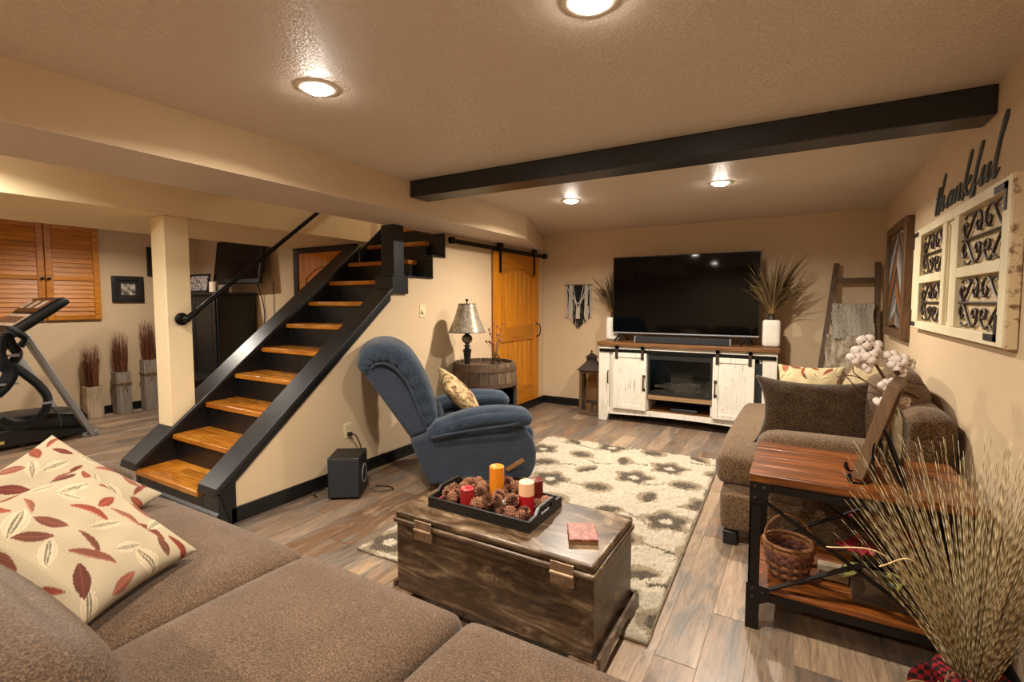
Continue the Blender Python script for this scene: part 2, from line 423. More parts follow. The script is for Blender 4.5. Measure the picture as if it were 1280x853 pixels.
downlight(-1.876, 1.49, H, 'round recessed light in the ceiling between the beam and the black-capped stairs')
downlight(-.602, 1.51, H, 'round recessed light in the ceiling over the wooden chest and side table')
downlight(-1.895, 4.31, H, 'round recessed light beyond the beam on the barn door side', power=LAMP_W*1.5)
downlight(-.588, 4.28, H, 'round recessed light beyond the beam on the thankful wall side', power=LAMP_W*1.5)
downlight(-1.876, -1.1, H, 'round recessed light behind the sofa over its long back', power=LAMP_W*.8)
downlight(-.602, -1.1, H, 'round recessed light behind the sofa beside the right wall', power=LAMP_W*.8)
downlight(-3.75, .55, H, 'round recessed light in the passage in front of the stairs', power=LAMP_W*1.3)
downlight(-6.4, .3, H, 'round recessed light in the exercise room by the shutters', power=LAMP_W*1.3)
downlight(-6.5, 2.6, H, 'round recessed light in the exercise room above the treadmill', power=LAMP_W*.75)
downlight(-3.8, 4.9, 4.2, 'round recessed light high above the upper stairs', power=LAMP_W*.55)
# ------------------------------------------------------------------ stairs
st = top('staircase', 'open black staircase with honey wood treads and sloped side caps', 'stairs', (-3.79, 1.66, 0))
RUN, RISE, Y1, Z1 = .253, .2067, 1.66, .215
for n in range(12):
    y, z = Y1+RUN*n, Z1+RISE*n
    tr_ = MB().box(-4.222, -3.362, y, y+.074, z-.042, z).build('tread', TREAD, st, bevel=.009, seg=3)
    for q_ in range(3):
        xs_ = -4.222+.86*random.uniform(.3,.7); ya_ = y+.0745+q_*.069; yb_ = ya_+.0685
        for xa_, xb_ in ((-4.222, xs_), (xs_+.0005, -3.362)): MB().box(xa_, xb_, ya_, yb_, z-.042, z-.0006).build('stave', TREAD, tr_, bevel=.0012, seg=1)
    zb = 0 if n == 0 else z-RISE
    MB().box(-4.222, -3.362, y+.03, y+.045, zb, z-.042).build('riser', BLACKBASE, st)
MB().box(-4.29, -4.222, Y1+.03, Y1+.1, 0, .20).build('foot_block', BLACK, st, bevel=.004)
MB().box(-3.362, -3.172, Y1+.03, Y1+.1, 0, .215).build('foot_block', BLACK, st, bevel=.004)
MB().box(-4.30, -3.172, Y1+.008, Y1+.03, 0, .085).prism([(Y1+.014,.085),(Y1+.03,.085),(Y1+.03,.1)], -4.30, -3.172).build('base_moulding', BLACK, st)
def zc(y): return .235 + k*(y-1.68)
# caps: sloped boards
def cap(x0, x1, y0, y1):
    return MB().prism([(y0, zc(y0)), (y1, zc(y1)), (y1, zc(y1)+.045), (y0+.012, zc(y0+.012)+.045)], x0, x1)
cap(-3.365, -3.148, 1.655, 3.26).build('stringer_cap', BLACK, st, bevel=.005)
cap(-4.435, -4.195, 1.645, 3.85).build('stringer_cap', BLACK, st, bevel=.005)
MB().prism([(1.70,0),(3.84,0),(3.84,zc(3.84)-.002),(1.70,zc(1.70)-.002)], -4.29, -4.24).build('side_wall', WALL, st)
MB().prism([(1.69,.0),(1.9,.0),(3.84,1.60),(3.84,zc(3.84)-.001),(1.69,zc(1.69)-.001)], -4.24, -4.223).build('skirt_board', BLACKBASE, st)
MB().prism([(3.84,1.60),(5.2,2.72),(5.2,3.2),(3.84,zc(3.84))], -4.2, -4.185).build('skirt_board', BLACKBASE, st)
MB().prism([(1.70,.215),(1.762,.0),(1.80,.0),(1.80,zc(1.80)-.06),(3.24,zc(3.24)-.06),(3.24,zc(3.24)-.001),(1.69,zc(1.69)-.001)], -3.18, -3.166).build('trim_strip', BLACKBASE, st)
MB().prism([(1.72,.0),(3.3,1.3),(3.3,1.5),(1.72,.2)], -3.372, -3.361).build('skirt_board', BLACKBASE, st)
MB().prism([(3.3,1.2),(4.1,1.2),(4.1,2.03),(3.95,2.03),(3.95,1.825),(3.72,1.825),(3.72,1.615),(3.3,1.615)], -3.377, -3.3625).build('closing_board', BLACKBASE, st)
nw = MB().box(-3.345, -3.19, 3.31, 3.445, 1.69, 2.152).build('newel_post', BLACK, st, bevel=.004)
MB().box(-3.372, -3.15, 3.255, 3.455, 1.525, 1.685).box(-3.36, -3.162, 3.27, 3.445, 1.685, 1.70).build('newel_base', BLACK, st, bevel=.006)
MB().box(-3.362, -3.163, 3.455, 3.83, 1.681, 1.695).build('ledge', BLACK, st, bevel=.002)
MB().box(-3.362, -3.163, 3.812, 3.829, 1.695, 1.9).build('jamb_panel', BLACK, st, bevel=.002)
MB().box(-3.362, -3.163, 3.812, 4.03, 1.901, 1.915).build('ledge', BLACK, st, bevel=.002)
MB().box(-3.362, -3.163, 4.012, 4.029, 1.915, 2.152).build('jamb_panel', BLACK, st, bevel=.002)

hr = top('handrail', 'black pipe handrail rising from the cream column', 'handrail', (-4.2, 2.01, 1.32))
MB().tube([(-4.198,2.01,1.32),(-4.13,2.01,1.32)], [.02,.02], 12).build('stub_pipe', BLACKMETAL, hr, smooth=True)
MB().lathe([(.001,0),(.05,0),(.05,.008),(.03,.014),(.026,.024),(.001,.024)], n=20, M=T(-4.2,2.01,1.32,0,90,0)).build('flange', BLACKMETAL, hr, smooth=True)
MB().sphere((-4.122,2.012,1.322), .029, 12).cyl((-4.122,2.02,1.33),(-4.122,2.09,1.385),.024,12).build('elbow', BLACKMETAL, hr, smooth=True)
MB().cyl((-4.122,2.0,1.312),(-4.122,4.6,1.312+2.6*.817),.0185,12).build('rail', BLACKMETAL, hr, smooth=True)

# ------------------------------------------------------------------ sliding barn door (door_1)
d1 = tag(top('door_1', None, None, (-3.13, 5.47, .119)), 'honey pine sliding barn door with arched top rail', kind='structure')
y0, y1, z0, z1 = 4.909, 6.035, .119, 2.05; xf, xb = -3.128, -3.162
for a, c in ((y0, y0+.15), (y1-.15, y1)): MB().box(xb, xf, a, c, z0, z1).build('stile', PINE, d1, bevel=.004)
MB().box(xb, xf, y0+.15, y1-.15, .95, 1.14).build('mid_rail', PINEH, d1, bevel=.004)
MB().box(xb, xf, y0+.15, y1-.15, z0, .36).build('bottom_rail', PINEH, d1, bevel=.004)
arc = [(y0+.15+(y1-y0-.3)*i/16, 1.765+.10*math.sin(math.pi*i/16)) for i in range(17)]
MB().prism([(y0+.15, z1)] + arc + [(y1-.15, z1)], xb, xf).build('top_rail', PINEH, d1)
npl = 7; w = (y1-y0-.3)/npl
for (za, zb) in ((.36, .95), (1.14, 1.90)):
    for i in range(npl):
        MB().box(xb+.005, xf-.012, y0+.15+i*w+.004, y0+.15+(i+1)*w-.004, za-.01, zb+.0).build('plank', PINE, d1, bevel=.006)
    MB().box(xb+.002, xf-.018, y0+.15, y1-.15, za, zb).build('backing', PINE, d1)
MB().tube(spline([(-3.128,5.965,.98),(-3.085,5.975,1.0),(-3.075,5.985,1.07),(-3.085,5.975,1.14),(-3.128,5.965,1.16)],6), .008, 8).build('pull_handle', BLACKMETAL, d1, smooth=True)
for y in (5.03, 5.90):
    MB().box(-3.128, -3.118, y-.022, y+.022, 1.80, 2.14).cyl((-3.118,y,1.84),(-3.112,y,1.84),.01).cyl((-3.118,y,1.96),(-3.112,y,1.96),.01).build('strap_hanger', BLACKMETAL, d1)
    MB().cyl((-3.135,y,2.13),(-3.105,y,2.13),.045,20).build('roller', BLACKMETAL, d1, smooth=True)
tr = top('door_track', 'black flat steel track above the sliding barn door', 'door track', (-3.14, 5.13, 2.09))
MB().box(-3.146, -3.134, 4.05, 6.24, 2.062, 2.108).build('rail', BLACKMETAL, tr, bevel=.002)
for y in (4.09, 6.22): MB().box(-3.15, -3.10, y-.03, y+.03, 2.05, 2.12).build('end_stop', BLACKMETAL, tr, bevel=.008)
for y in (4.3, 4.75, 5.4, 6.1): MB().cyl((-3.18,y,2.085),(-3.146,y,2.085),.014,12).build('spacer', BLACKMETAL, tr, smooth=True)
struct('trim_1', MB().box(SX, SX+.012, 6.03, 6.11, .24, 2.06), plain('white_trim', '#e9e4da', .5), bevel=.003)

# ------------------------------------------------------------------ gym side: door_2, shutters window_1
d2 = tag(top('door_2', None, None, (-5.0, 3.98, 0)), 'knotty pine arch-panel door in a black frame behind the stairs', kind='structure')
for a, c in ((-5.52,-5.43),(-4.50,-4.41)): MB().box(a, c, 3.955, 4.0, 0, 2.118).build('frame_post', BLACKBASE, d2, bevel=.004)
MB().box(-5.43, -4.50, 3.955, 4.0, 2.05, 2.118).build('frame_head', BLACKBASE, d2, bevel=.004)
for a, c in ((-5.43,-5.30),(-4.63,-4.50)): MB().box(a, c, 3.968, 3.999, .01, 2.05).build('stile', PINE, d2, bevel=.004)
arc = [(-5.30+.67*i/14, 1.74+.14*math.sin(math.pi*i/14)) for i in range(15)]
MB().prism([(-5.30, 2.05)] + arc + [(-4.63, 2.05)], 3.968, 3.999, 'y').build('top_rail', PINE, d2)
MB().box(-5.30, -4.63, 3.968, 3.999, .85, 1.0).build('mid_rail', PINE, d2, bevel=.004)
MB().box(-5.30, -4.63, 3.968, 3.999, .01, .22).build('bottom_rail', PINE, d2, bevel=.004)
for za, zb in ((.22,.85),(1.0,1.87)):
    MB().box(-5.30, -4.63, 3.98, 3.998, za, zb).build('panel', PINE, d2)
MB().sphere((-4.57,3.93,.95), .028, 12).cyl((-4.57,3.968,.95),(-4.57,3.94,.95),.012).build('door_knob', BRASS, d2, smooth=True)

w1 = tag(top('window_1', None, None, (GX, 2.24, 1.235)), 'pine louvered shutters with black knobs on the exercise room wall', kind='structure')
def leaf(ya, yb):
    za, zb = 1.235, 2.398; xa, xc = GX+.005, GX+.04; s = .065
    for a, c in ((ya, ya+s), (yb-s, yb)): MB().box(xa, xc, a, c, za, zb).build('stile', SHUT, w1, bevel=.004)
    for a, c in ((za, za+.06), (1.72, 1.77), (zb-.06, zb)): MB().box(xa, xc, ya+s, yb-s, a, c).build('rail', SHUT, w1, bevel=.004)
    for a, c, n in ((za+.06, 1.72, 8), (1.77, zb-.06, 10)):
        p = (c-a)/n
        for i in range(n):
            zz = a+(i+.5)*p
            MB().box(-.005, .005, ya+s+.002, yb-s-.002, -p*.62, p*.62, T(GX+.024,0,zz,0,-14,0)).build('slat', SHUT, w1)
leaf(1.70, 2.236); leaf(2.244, 2.77); leaf(1.16, 1.692)
for y in (2.21, 2.27):
    MB().lathe([(.006,0),(.008,.012),(.017,.02),(.017,.028),(.001,.034)], n=14, M=T(GX+.04,y,1.735,0,90,0)).build('knob', BLACKMETAL, w1, smooth=True)

# ------------------------------------------------------------------ exercise room things
REED = vcol('reed_strands', .9)
def reeds(name, label, cat, c, h, n, spread, cols, parent=None, group=None, r=.0025, base=.03, curve=.12, kind=None, xmax=None):
    mb = MB(); rnd = random.Random(hash((round(c[0],2), round(c[1],2))) & 0xffff)
    for i in range(n):
        a = rnd.uniform(0, 2*math.pi); b = base*math.sqrt(rnd.random()); L = h*rnd.uniform(.55, 1.0); s = spread*rnd.uniform(.1,1)
        px, py = c[0]+b*math.cos(a), c[1]+b*math.sin(a); pts = []
        for j in range(7):
            t = j/6; off = s*(t*.6+curve*t*t)+.006*math.sin(7*t+i)
            q = [px+off*math.cos(a), py+off*math.sin(a), c[2]-.06+(L+.06)*t*(1-.12*s/spread*t)]
            if xmax: q[0] = min(q[0], xmax)
            pts.append(q)
        m0 = len(mb.v); mb.tube(pts, [r*(1-.75*j/6) for j in range(7)], 3, caps=False)
        col = lin(cols[rnd.randrange(len(cols))]); kk = rnd.uniform(.7, 1.2)
        mb.c += [(col[0]*kk, col[1]*kk, col[2]*kk, 1)]*(len(mb.v)-m0)
    o = mb.build(name, REED, parent, smooth=True); return tag(o, label, cat, group, kind)
TWINE = plain('twine', '#8d6f45', .95, bs=300, bst=.5)
RED = ['#5e3522', '#6d3c26', '#7d4c34', '#46281a', '#8e6248']
for (x, y, w, h, m, tw, lab, rl, rh) in (
    (-7.66, 2.60, .15, .40, PALEWOOD, False, 'short pale wooden box vase, the one without twine', 'russet reeds standing in the short pale box vase', .52),
    (-7.64, 2.90, .15, .55, GREYWOOD, True, 'mid-height grey wooden box vase with a twine bow', 'russet reeds standing in the mid-height twine-tied vase', .50),
    (-7.60, 3.20, .14, .68, GREYWOOD, True, 'tallest grey wooden box vase, tied with twine beside the column', 'russet reeds standing in the tallest box vase', .52)):
    t = top('box_vase', lab, 'vase', (x, y, 0), random.uniform(-6, 6), 'wooden box vases along the exercise room wall')
    hw = w/2
    for s in (-1, 1):
        MB().box(-hw, hw, s*hw-.008, s*hw+.008, 0, h).build('side_board', m, t, world=False, bevel=.003)
        MB().box(s*hw-.008, s*hw+.008, -hw+.008, hw-.008, 0, h-.004).build('side_board', m, t, world=False, bevel=.003)
    MB().box(-hw, hw, -hw, hw, 0, .02).build('bottom_board', m, t, world=False)
    if tw:
        z = h*.72; e = hw+.012
        MB().tube([(-e,-e,z),(e,-e,z),(e,e,z),(-e,e,z)], .006, 6, closed=True).tube([(-e,-e,z+.012),(e,-e,z+.012),(e,e,z+.012),(-e,e,z+.012)], .006, 6, closed=True).build('twine_band', TWINE, t, world=False)
        MB().tube(spline([(e,0,z),(e+.01,.035,z+.02),(e+.01,.05,z-.01),(e,0,z),(e+.01,-.035,z+.02),(e+.01,-.05,z-.01),(e,0,z)],5),.004,5).tube(spline([(e,0,z),(e+.01,.02,z-.06),(e+.005,.03,z-.12)],5),.004,5).tube(spline([(e,0,z),(e+.01,-.015,z-.05),(e+.005,-.02,z-.1)],5),.004,5).build('twine_bow', TWINE, t, world=False)
    reeds('reed_bundle', rl, 'dried reeds', (x, y, h), rh*1.12, 190, .09, RED, group='russet reed bundles', r=.003, base=.058)

FRAMEBLK = plain('carved_black_frame', '#15110f', .4, bs=80, bst=.6)
def photo_mat(name, stops, sc=9):
    m, nt, b = newmat(name); mp = coords(nt); n = noise(nt, mp, sc, 5); r = ramp(nt, n.outputs[0], stops)
    nt.links.new(r.outputs[0], b.inputs['Base Color']); b.inputs['Roughness'].default_value = .25; return m
PH1 = photo_mat('photo_grey', [(.3,'#2a2622'),(.5,'#8d8377'),(.65,'#d0c6b8')], 18)
PH2 = photo_mat('photo_dark', [(.42,'#0e0c0c'),(.62,'#3a2a2a'),(.7,'#b9a0a0')], 14)
PH3 = photo_mat('photo_group', [(.3,'#1e2230'),(.45,'#6d6a72'),(.55,'#b8a698'),(.7,'#40506a')], 30)
def wallpic(label, ya, yb, za, zb, f, ph, mt=True):
    t = top('picture_frame', label, 'picture', (GX, (ya+yb)/2, (za+zb)/2)); x0, x1 = GX+.002, GX+.032
    for q in ((ya,ya+f,za,zb),(yb-f,yb,za,zb),(ya+f,yb-f,za,za+f),(ya+f,yb-f,zb-f,zb)): MB().box(x0, x1, *q).build('frame_bar', FRAMEBLK, t, bevel=.008)
    MB().box(x0, x0+.012, ya+f, yb-f, za+f, zb-f).build('mat_board', plain('mat_board', '#1d1916' , .7), t)
    if mt: MB().box(x0+.012, x0+.014, ya+f+.045, yb-f-.04, za+f+.04, zb-f-.04).build('photo_print', ph, t)
wallpic('black framed photograph hung on the wall beside the shutters', 2.895, 3.26, 1.45, 1.80, .06, PH1)
wallpic('black framed picture hung high beside the cream column', 3.31, 3.62, 1.81, 2.21, .03, PH2)

# wall television of the exercise room, swung out on its mount
tv = top('wall_television', 'small black television on a swing mount in the exercise room', 'television', (-6.42, 3.80, 1.98), 0)
Mt = T(-6.42, 3.80, 1.98, -8, 0, 4)
MB().box(-.47, .47, -.03, .03, -.29, .29, Mt).build('bezel', PLASTIC, tv, bevel=.008)
MB().box(-.445, .445, -.033, -.029, -.235, .265, Mt).build('screen', plain('screen_black', '#050506', .12), tv)
MB().box(-.04, .04, -.034, -.029, -.272, -.262, Mt).build('status_badge', GREYMETAL, tv)
MB().bar((-6.42,3.82,1.98),(-6.3,3.99,1.98),.05,.06).box(-6.42,-6.18,3.985,4.0,1.84,2.1).build('mount_arm', BLACKMETAL, tv)
cb = top('television_cable', 'thin black cable dangling below the exercise room television', 'cable', (-6.25,3.96,1.0))
MB().tube(spline([(-6.2,3.90,1.72),(-6.21,3.97,1.5),(-6.18,3.98,1.3),(-6.2,3.98,1.1),(-6.14,3.985,.95)],6), .007, 6).build('cord', PLASTIC, cb, smooth=True)
tag(MB().tube(spline([(-5.98,3.985,1.72),(-5.985,3.99,1.4),(-5.98,3.99,1.1),(-5.97,3.99,.9)],6), .004, 6).build('aerial_wire', PLASTIC, smooth=True), 'very thin wire running down the wall beside the cable', 'wire')

ar = top('armoire', 'tall black armoire standing in the exercise room corner', 'cabinet', (-6.86, 3.72, 0))
MB().box(-7.36, -6.36, 3.46, 3.97, .0, 1.54).build('body', BLACKBASE, ar, bevel=.006)
MB().box(-7.39, -6.33, 3.43, 3.98, 1.54, 1.575).build('top_board', BLACKBASE, ar, bevel=.006)
for a, c in ((-7.34,-6.87),(-6.85,-6.38)):
    d = MB().box(a, c, 3.44, 3.459, .5, 1.52).build('door', BLACKBASE, ar, bevel=.008)
    MB().box(a+.07, c-.07, 3.434, 3.44, .58, 1.44).build('door_panel', BLACKBASE, d, bevel=.008)
    MB().box(a, c, 3.44, 3.459, .05, .47).build('drawer_front', BLACKBASE, ar, bevel=.008)
lc = top('storage_bench', 'low glossy black storage bench in front of the armoire', 'bench', (-6.4, 3.2, 0))
MB().box(-6.72, -6.1, 3.02, 3.40, 0, .50).build('body', BLACKBASE, lc, bevel=.01)
MB().box(-6.75, -6.07, 2.99, 3.42, .50, .55).build('lid', plain('glossy_black', '#1a1a1c', .25), lc, bevel=.015)
def deskpic(label, x, y, z, w, h, rz, ph):
    t = top('photo_frame', label, 'photo frame', (x, y, z), rz); M_ = T(0,0,.008,-9)
    for q in ((-w/2,-w/2+.025,0,h),(w/2-.025,w/2,0,h),(-w/2+.025,w/2-.025,0,.025),(-w/2+.025,w/2-.025,h-.025,h)):
        MB().box(q[0],q[1],-.01,.01,q[2],q[3],M_).build('frame_bar', PLASTIC, t, world=False)
    MB().box(-w/2+.025, w/2-.025, -.004, .006, .025, h-.025, M_).build('photo_print', ph, t, world=False)
    MB().bar((0,.012,h*.6),(0,h*.45,.0),.03,.006).build('easel_leg', PLASTIC, t, world=False)
deskpic('black framed group photograph standing on the armoire', -7.10, 3.62, 1.578, .44, .25, 4, PH3)
mg = top('pillar_candle', 'small cream pillar candle on a dish on the armoire', 'candle', (-6.72, 3.62, 1.575))
MB().lathe([(.001,0),(.07,0),(.075,.012),(.001,.012)], n=18).build('dish', BLACKMETAL, mg, world=False, smooth=True)
MB().lathe([(.001,.012),(.05,.012),(.05,.14),(.042,.145),(.001,.138)], n=18).build('wax', plain('cream_wax', '#cbb9a0', .6), mg, world=False, smooth=True)
rk = MB()
rk.soft(.13, .09, .07, .034, 6, M=T(0,0,.035)).soft(.07,.06,.05,.025,5,M=T(.02,0,.075,0,15))
tag(rk.build('ornament_stone', plain('grey_stone', '#5a544d', .9, bs=30, bst=.4), smooth=True, loc=(-6.46, 3.6, 1.575)), 'small grey stone ornament at the end of the armoire top', 'ornament')
# treadmill
tm = top('treadmill', 'black and grey folding treadmill with a slanted console', 'treadmill', (-6.98, 1.5, 0))
MB().prism([(.35,.03),(2.2,.03),(2.2,.10),(1.6,.19),(.35,.15)], -6.73, -6.66, M=None).build('side_rail', PLASTIC, tm, bevel=.012)
MB().prism([(.35,.03),(2.2,.03),(2.2,.10),(1.6,.19),(.35,.15)], -7.36, -7.29).build('side_rail', PLASTIC, tm, bevel=.012)
MB().box(-7.29, -6.73, .35, 1.62, .10, .14).build('running_belt', RUBBER, tm, bevel=.01)
MB().soft(.60, .62, .20, .07, 8, (0,0,.03), T(-7.01,1.93,.18,-4)).build('motor_cover', PLASTIC, tm, smooth=True)
for x in (-6.665, -7.355):
    MB().bar((x,2.24,.0),(x,1.74,1.13),.05,.13,(1,0,0)).build('upright', GREYMETAL, tm, bevel=.012)
    MB().box(x-.03, x+.03, 2.15, 2.29, 0, .045).build('foot', GREYMETAL, tm, bevel=.006)
    for yy, zz in ((2.19,.03),(2.25,.028),(2.23,.055)): MB().cyl((x+.02,yy,zz),(x+.034,yy,zz),.009,10).build('bolt', BLACKMETAL, tm)
Mc = T(-7.01, 1.86, 1.30, 38)
MB().soft(.78, .60, .09, .04, 8, (0,0,.01), Mc).build('console', PLASTIC, tm, smooth=True)
cs = plain('console_screen', '#0d1013', .15); cg = plain('console_label', '#b8a58c', .4, var=.5, vs=40); cr = plain('console_buttons', '#6b4b3a', .4, var=.6, vs=60)
MB().box(-.34, .34, .02, .24, .05, .056, Mc).build('display', cs, tm)
for i in range(6): MB().box(-.32+i*.11, -.235+i*.11, .08, .20, .056, .060, Mc).build('readout', cr if i % 2 else cg, tm)
MB().box(-.30, .30, -.20, -.02, .05, .056, Mc).build('control_panel', cg, tm)
for i in range(7): MB().box(-.27+i*.08, -.22+i*.08, -.16, -.06, .056, .062, Mc).build('button', cr, tm)
for x in (-.36, .36): MB().bar(Mc @ Vector((x,-.30,-.02)), Mc @ Vector((x,-.70,-.20)), .05, .05).build('handle_bar', RUBBER, tm, bevel=.015)
MB().box(-6.72, -6.655, 1.35, 1.55, .07, .10).build('warning_sticker', plain('sticker_yellow', '#b9ad62', .5), tm)
# harness hanging on the treadmill
hv = top('harness', 'black padded harness with grey stripes hanging on the treadmill', 'harness', (-6.55, 1.62, .3))
FAB = fabric('harness_fabric', [(.3,'#0c0d10'),(.6,'#16181c')], 200, .4)
GREYST = plain('grey_webbing', '#8c8c8e', .8)
def strap(pts, w, th, m, nm, n=7):
    P = spline(pts, n); MB().tube(P, [w]*len(P), 8, flat=th/w).build(nm, m, hv, smooth=True)
strap([(-6.60,1.60,1.15),(-6.57,1.62,1.05),(-6.56,1.66,.95),(-6.56,1.62,.85),(-6.56,1.70,.75),(-6.56,1.80,.62),(-6.56,1.86,.48),(-6.56,1.82,.34),(-6.56,1.72,.26),(-6.56,1.60,.27),(-6.56,1.50,.34)], .05, .03, FAB, 'padded_strap')
strap([(-6.60,1.55,1.12),(-6.57,1.52,1.0),(-6.56,1.54,.88),(-6.56,1.60,.78),(-6.56,1.55,.66),(-6.56,1.48,.58)], .07, .04, FAB, 'back_pad')
strap([(-6.60,1.62,1.2),(-6.55,1.66,1.16),(-6.56,1.72,1.10),(-6.56,1.68,1.02)], .045, .03, FAB, 'shoulder_pad')
MB().box(-6.53,-6.515,1.55,1.66,.93,.955).build('reflective_stripe', GREYST, hv); MB().box(-6.53,-6.515,1.50,1.64,.66,.68,None).build('reflective_stripe', GREYST, hv)
MB().box(-6.535,-6.51,1.80,1.89,.43,.45).build('buckle', GREYST, hv)
strap([(-6.56,1.86,.42),(-6.55,1.93,.30),(-6.55,1.95,.18)], .02, .006, FAB, 'loose_strap')
# ------------------------------------------------------------------ media console against the back wall
cx0, cx1, cf, cb_ = -2.13, -.20, 5.72, 6.15; CT = .965
co = top('media_console', 'distressed white media console with sliding barn-style doors and wood top', 'console', ((cx0+cx1)/2, cf, 0))
MB().box(cx0-.02, cx1+.02, cf-.025, cb_+.02, CT-.045, CT).build('top_board', WALNUT_P, co, bevel=.006)
for a, c in ((cx0, cx0+.135), (cx1-.135, cx1)):
    MB().prism([(a,.12),(a,CT-.045),(c,CT-.045),(c,.12),(c-(.03 if a==cx0 else 0),0),(a+(0 if a==cx0 else .03),0)], cf, cf+.06, 'y').build('leg_post', WHITEW, co, bevel=.003)
    MB().box(a+.02, c-.02, cb_-.06, cb_, 0, CT-.045).build('leg_post', WHITEW, co, bevel=.003)
for x in (cx0+.01, cx1-.025): MB().box(x, x+.015, cf+.06, cb_-.06, .12, CT-.045).build('side_panel', WHITEW, co)
MB().box(cx0+.13, cx1-.13, cf+.005, cf+.03, CT-.12, CT-.045).build('top_rail', WHITEW, co)
n = 16; xs = [cx0+.135+(cx1-cx0-.27)*i/n for i in range(n+1)]
MB().prism([(xs[0],.165)]+[(xs[-1],.165)]+[(x, .085+.025*math.sin(math.pi*(i)/n)) for i, x in list(enumerate(xs))[::-1]], cf+.002, cf+.03, 'y').build('bottom_rail', WHITEW, co)
MB().box(cx0+.03, cx1-.03, cf+.03, cb_-.01, .15, .175).build('bottom_shelf', WALNUT_P, co)
MB().box(cx0+.03, cx1-.03, cb_-.025, cb_-.01, .17, CT-.05).build('back_panel', plain('console_dark_back', '#1d130c', .8), co)
for x in (-1.99, -1.54, -.83, -.36):
    MB().box(x-.01, x+.01, cf+.03, cb_-.03, .17, CT-.05).build('divider', WHITEW, co)
MB().box(-1.53, -.82, cf+.008, cb_-.04, .31, .37).build('middle_shelf', wood('shelf_edge_wood', [(.25,'#6b4f34'),(.5,'#8d6d4c'),(.75,'#a58560')], (1,14,14), 3, .5), co, bevel=.003)
for a, c in ((cx0+.145, -1.95), (-.355, cx1-.145)): MB().box(a, c, cf+.012, cf+.028, .165, CT-.12).build('fixed_panel', WHITEW, co, bevel=.003)
MB().box(cx0+.01, cx1-.01, cf-.016, cf-.006, .845, .885).build('track', BLACKMETAL, co, bevel=.002)
MB().box(-.41, -.345, cf+.008, cf+.02, .19, .80).build('speaker_grille', RUBBER, co)
def cdoor(a, c, hx):
    z0, z1 = .17, .845
    d = MB().box(a, c, cf-.022, cf-.004, z0, z1).build('door', WHITEW, co, bevel=.003)
    f = .055
    for q in ((a,a+f,z0,z1),(c-f,c,z0,z1),(a+f,c-f,z0,z0+f),(a+f,c-f,z1-f,z1)): MB().box(q[0],q[1],cf-.032,cf-.022,q[2],q[3]).build('door_frame_bar', WHITEW, d, bevel=.003)
    for x in (a+.045, c-.045):
        MB().box(x-.017, x+.017, cf-.04, cf-.032, .77, .93).cyl((x,cf-.04,.905),(x,cf-.004,.905),.02,14).cyl((x,cf-.046,.80),(x,cf-.04,.80),.007,8).build('strap_hanger', IRON, d)
    h = handle(hx, d)
def handle(x, par):
    return MB().tube(spline([(x,cf-.03,.42),(x,cf-.06,.44),(x,cf-.062,.50),(x,cf-.06,.56),(x,cf-.03,.58)],5), .0075, 8).box(x-.017,x+.017,cf-.036,cf-.03,.405,.44).box(x-.017,x+.017,cf-.036,cf-.03,.56,.595).build('door_handle', IRON, par, smooth=True)
cdoor(-1.94, -1.54, -1.565); cdoor(-.815, -.405, -.785)
MB().tube(spline([(-2.01,cf+.012,.46),(-2.01,cf-.018,.48),(-2.01,cf-.02,.54),(-2.01,cf-.018,.60),(-2.01,cf+.012,.62)],5), .007, 8).build('panel_handle', IRON, co, smooth=True)

# electric fireplace in the console
fp = top('electric_fireplace', 'black electric fireplace insert with grey logs behind glass', 'fireplace', (-1.175, cf+.02, .37))
fx0, fx1, fz0, fz1 = -1.525, -.825, .372, .84
for q in ((fx0,fx0+.02,fz0,fz1),(fx1-.02,fx1,fz0,fz1),(fx0+.02,fx1-.02,fz0,fz0+.02),(fx0+.02,fx1-.02,fz1-.06,fz1)): MB().box(q[0],q[1],cf+.0,cf+.02,q[2],q[3]).build('frame_bar', PLASTIC, fp)
MB().box(fx0,fx1,cf+.27,cf+.28,fz0,fz1).box(fx0,fx0+.01,cf+.02,cf+.27,fz0,fz1).box(fx1-.01,fx1,cf+.02,cf+.27,fz0,fz1).box(fx0,fx1,cf+.02,cf+.27,fz1-.01,fz1).build('firebox', plain('firebox_black', '#0e1010', .3), fp)
MB().box(fx0+.01,fx1-.01,cf+.02,cf+.27,fz0,fz0+.02).build('ember_bed', plain('ash', '#6e665a', .9, bs=60, bst=1.0, var=.4, vs=30), fp)
LOG = plain('grey_log', '#857c6e', .9, bs=40, bst=.8, var=.4, vs=25)
rl = random.Random(3)
for i in range(9):
    a = Vector((rl.uniform(fx0+.06,fx1-.25), cf+rl.uniform(.06,.22), fz0+rl.uniform(.03,.12))); bq = a+Vector((rl.uniform(.12,.24), rl.uniform(-.05,.05), rl.uniform(-.05,.06)))
    if bq.z < fz0+.04: bq.z = fz0+.04
    mid = (a+bq)/2+Vector((0,0,rl.uniform(-.01,.02)))
    MB().tube(spline([a,mid,bq],5), [rl.uniform(.017,.028) for _ in range(11)], 8).build('log', LOG, fp, smooth=True)
MB().box(fx0+.02,fx1-.02,cf+.008,cf+.012,fz0+.02,fz1-.06).build('glass_pane', glass('fireplace_glass', (.85,.88,.88), 0.02, .0), fp)
db = top('disc_player', 'slim black disc player on the lower console shelf', 'media player', (-1.13, cf+.14, .175))
MB().box(-1.28,-.98,cf+.06,cf+.26,.178,.215).build('case', PLASTIC, db, bevel=.006); MB().box(-1.26,-1.0,cf+.056,cf+.06,.184,.2).build('front_panel', plain('player_front','#24262a',.3), db)

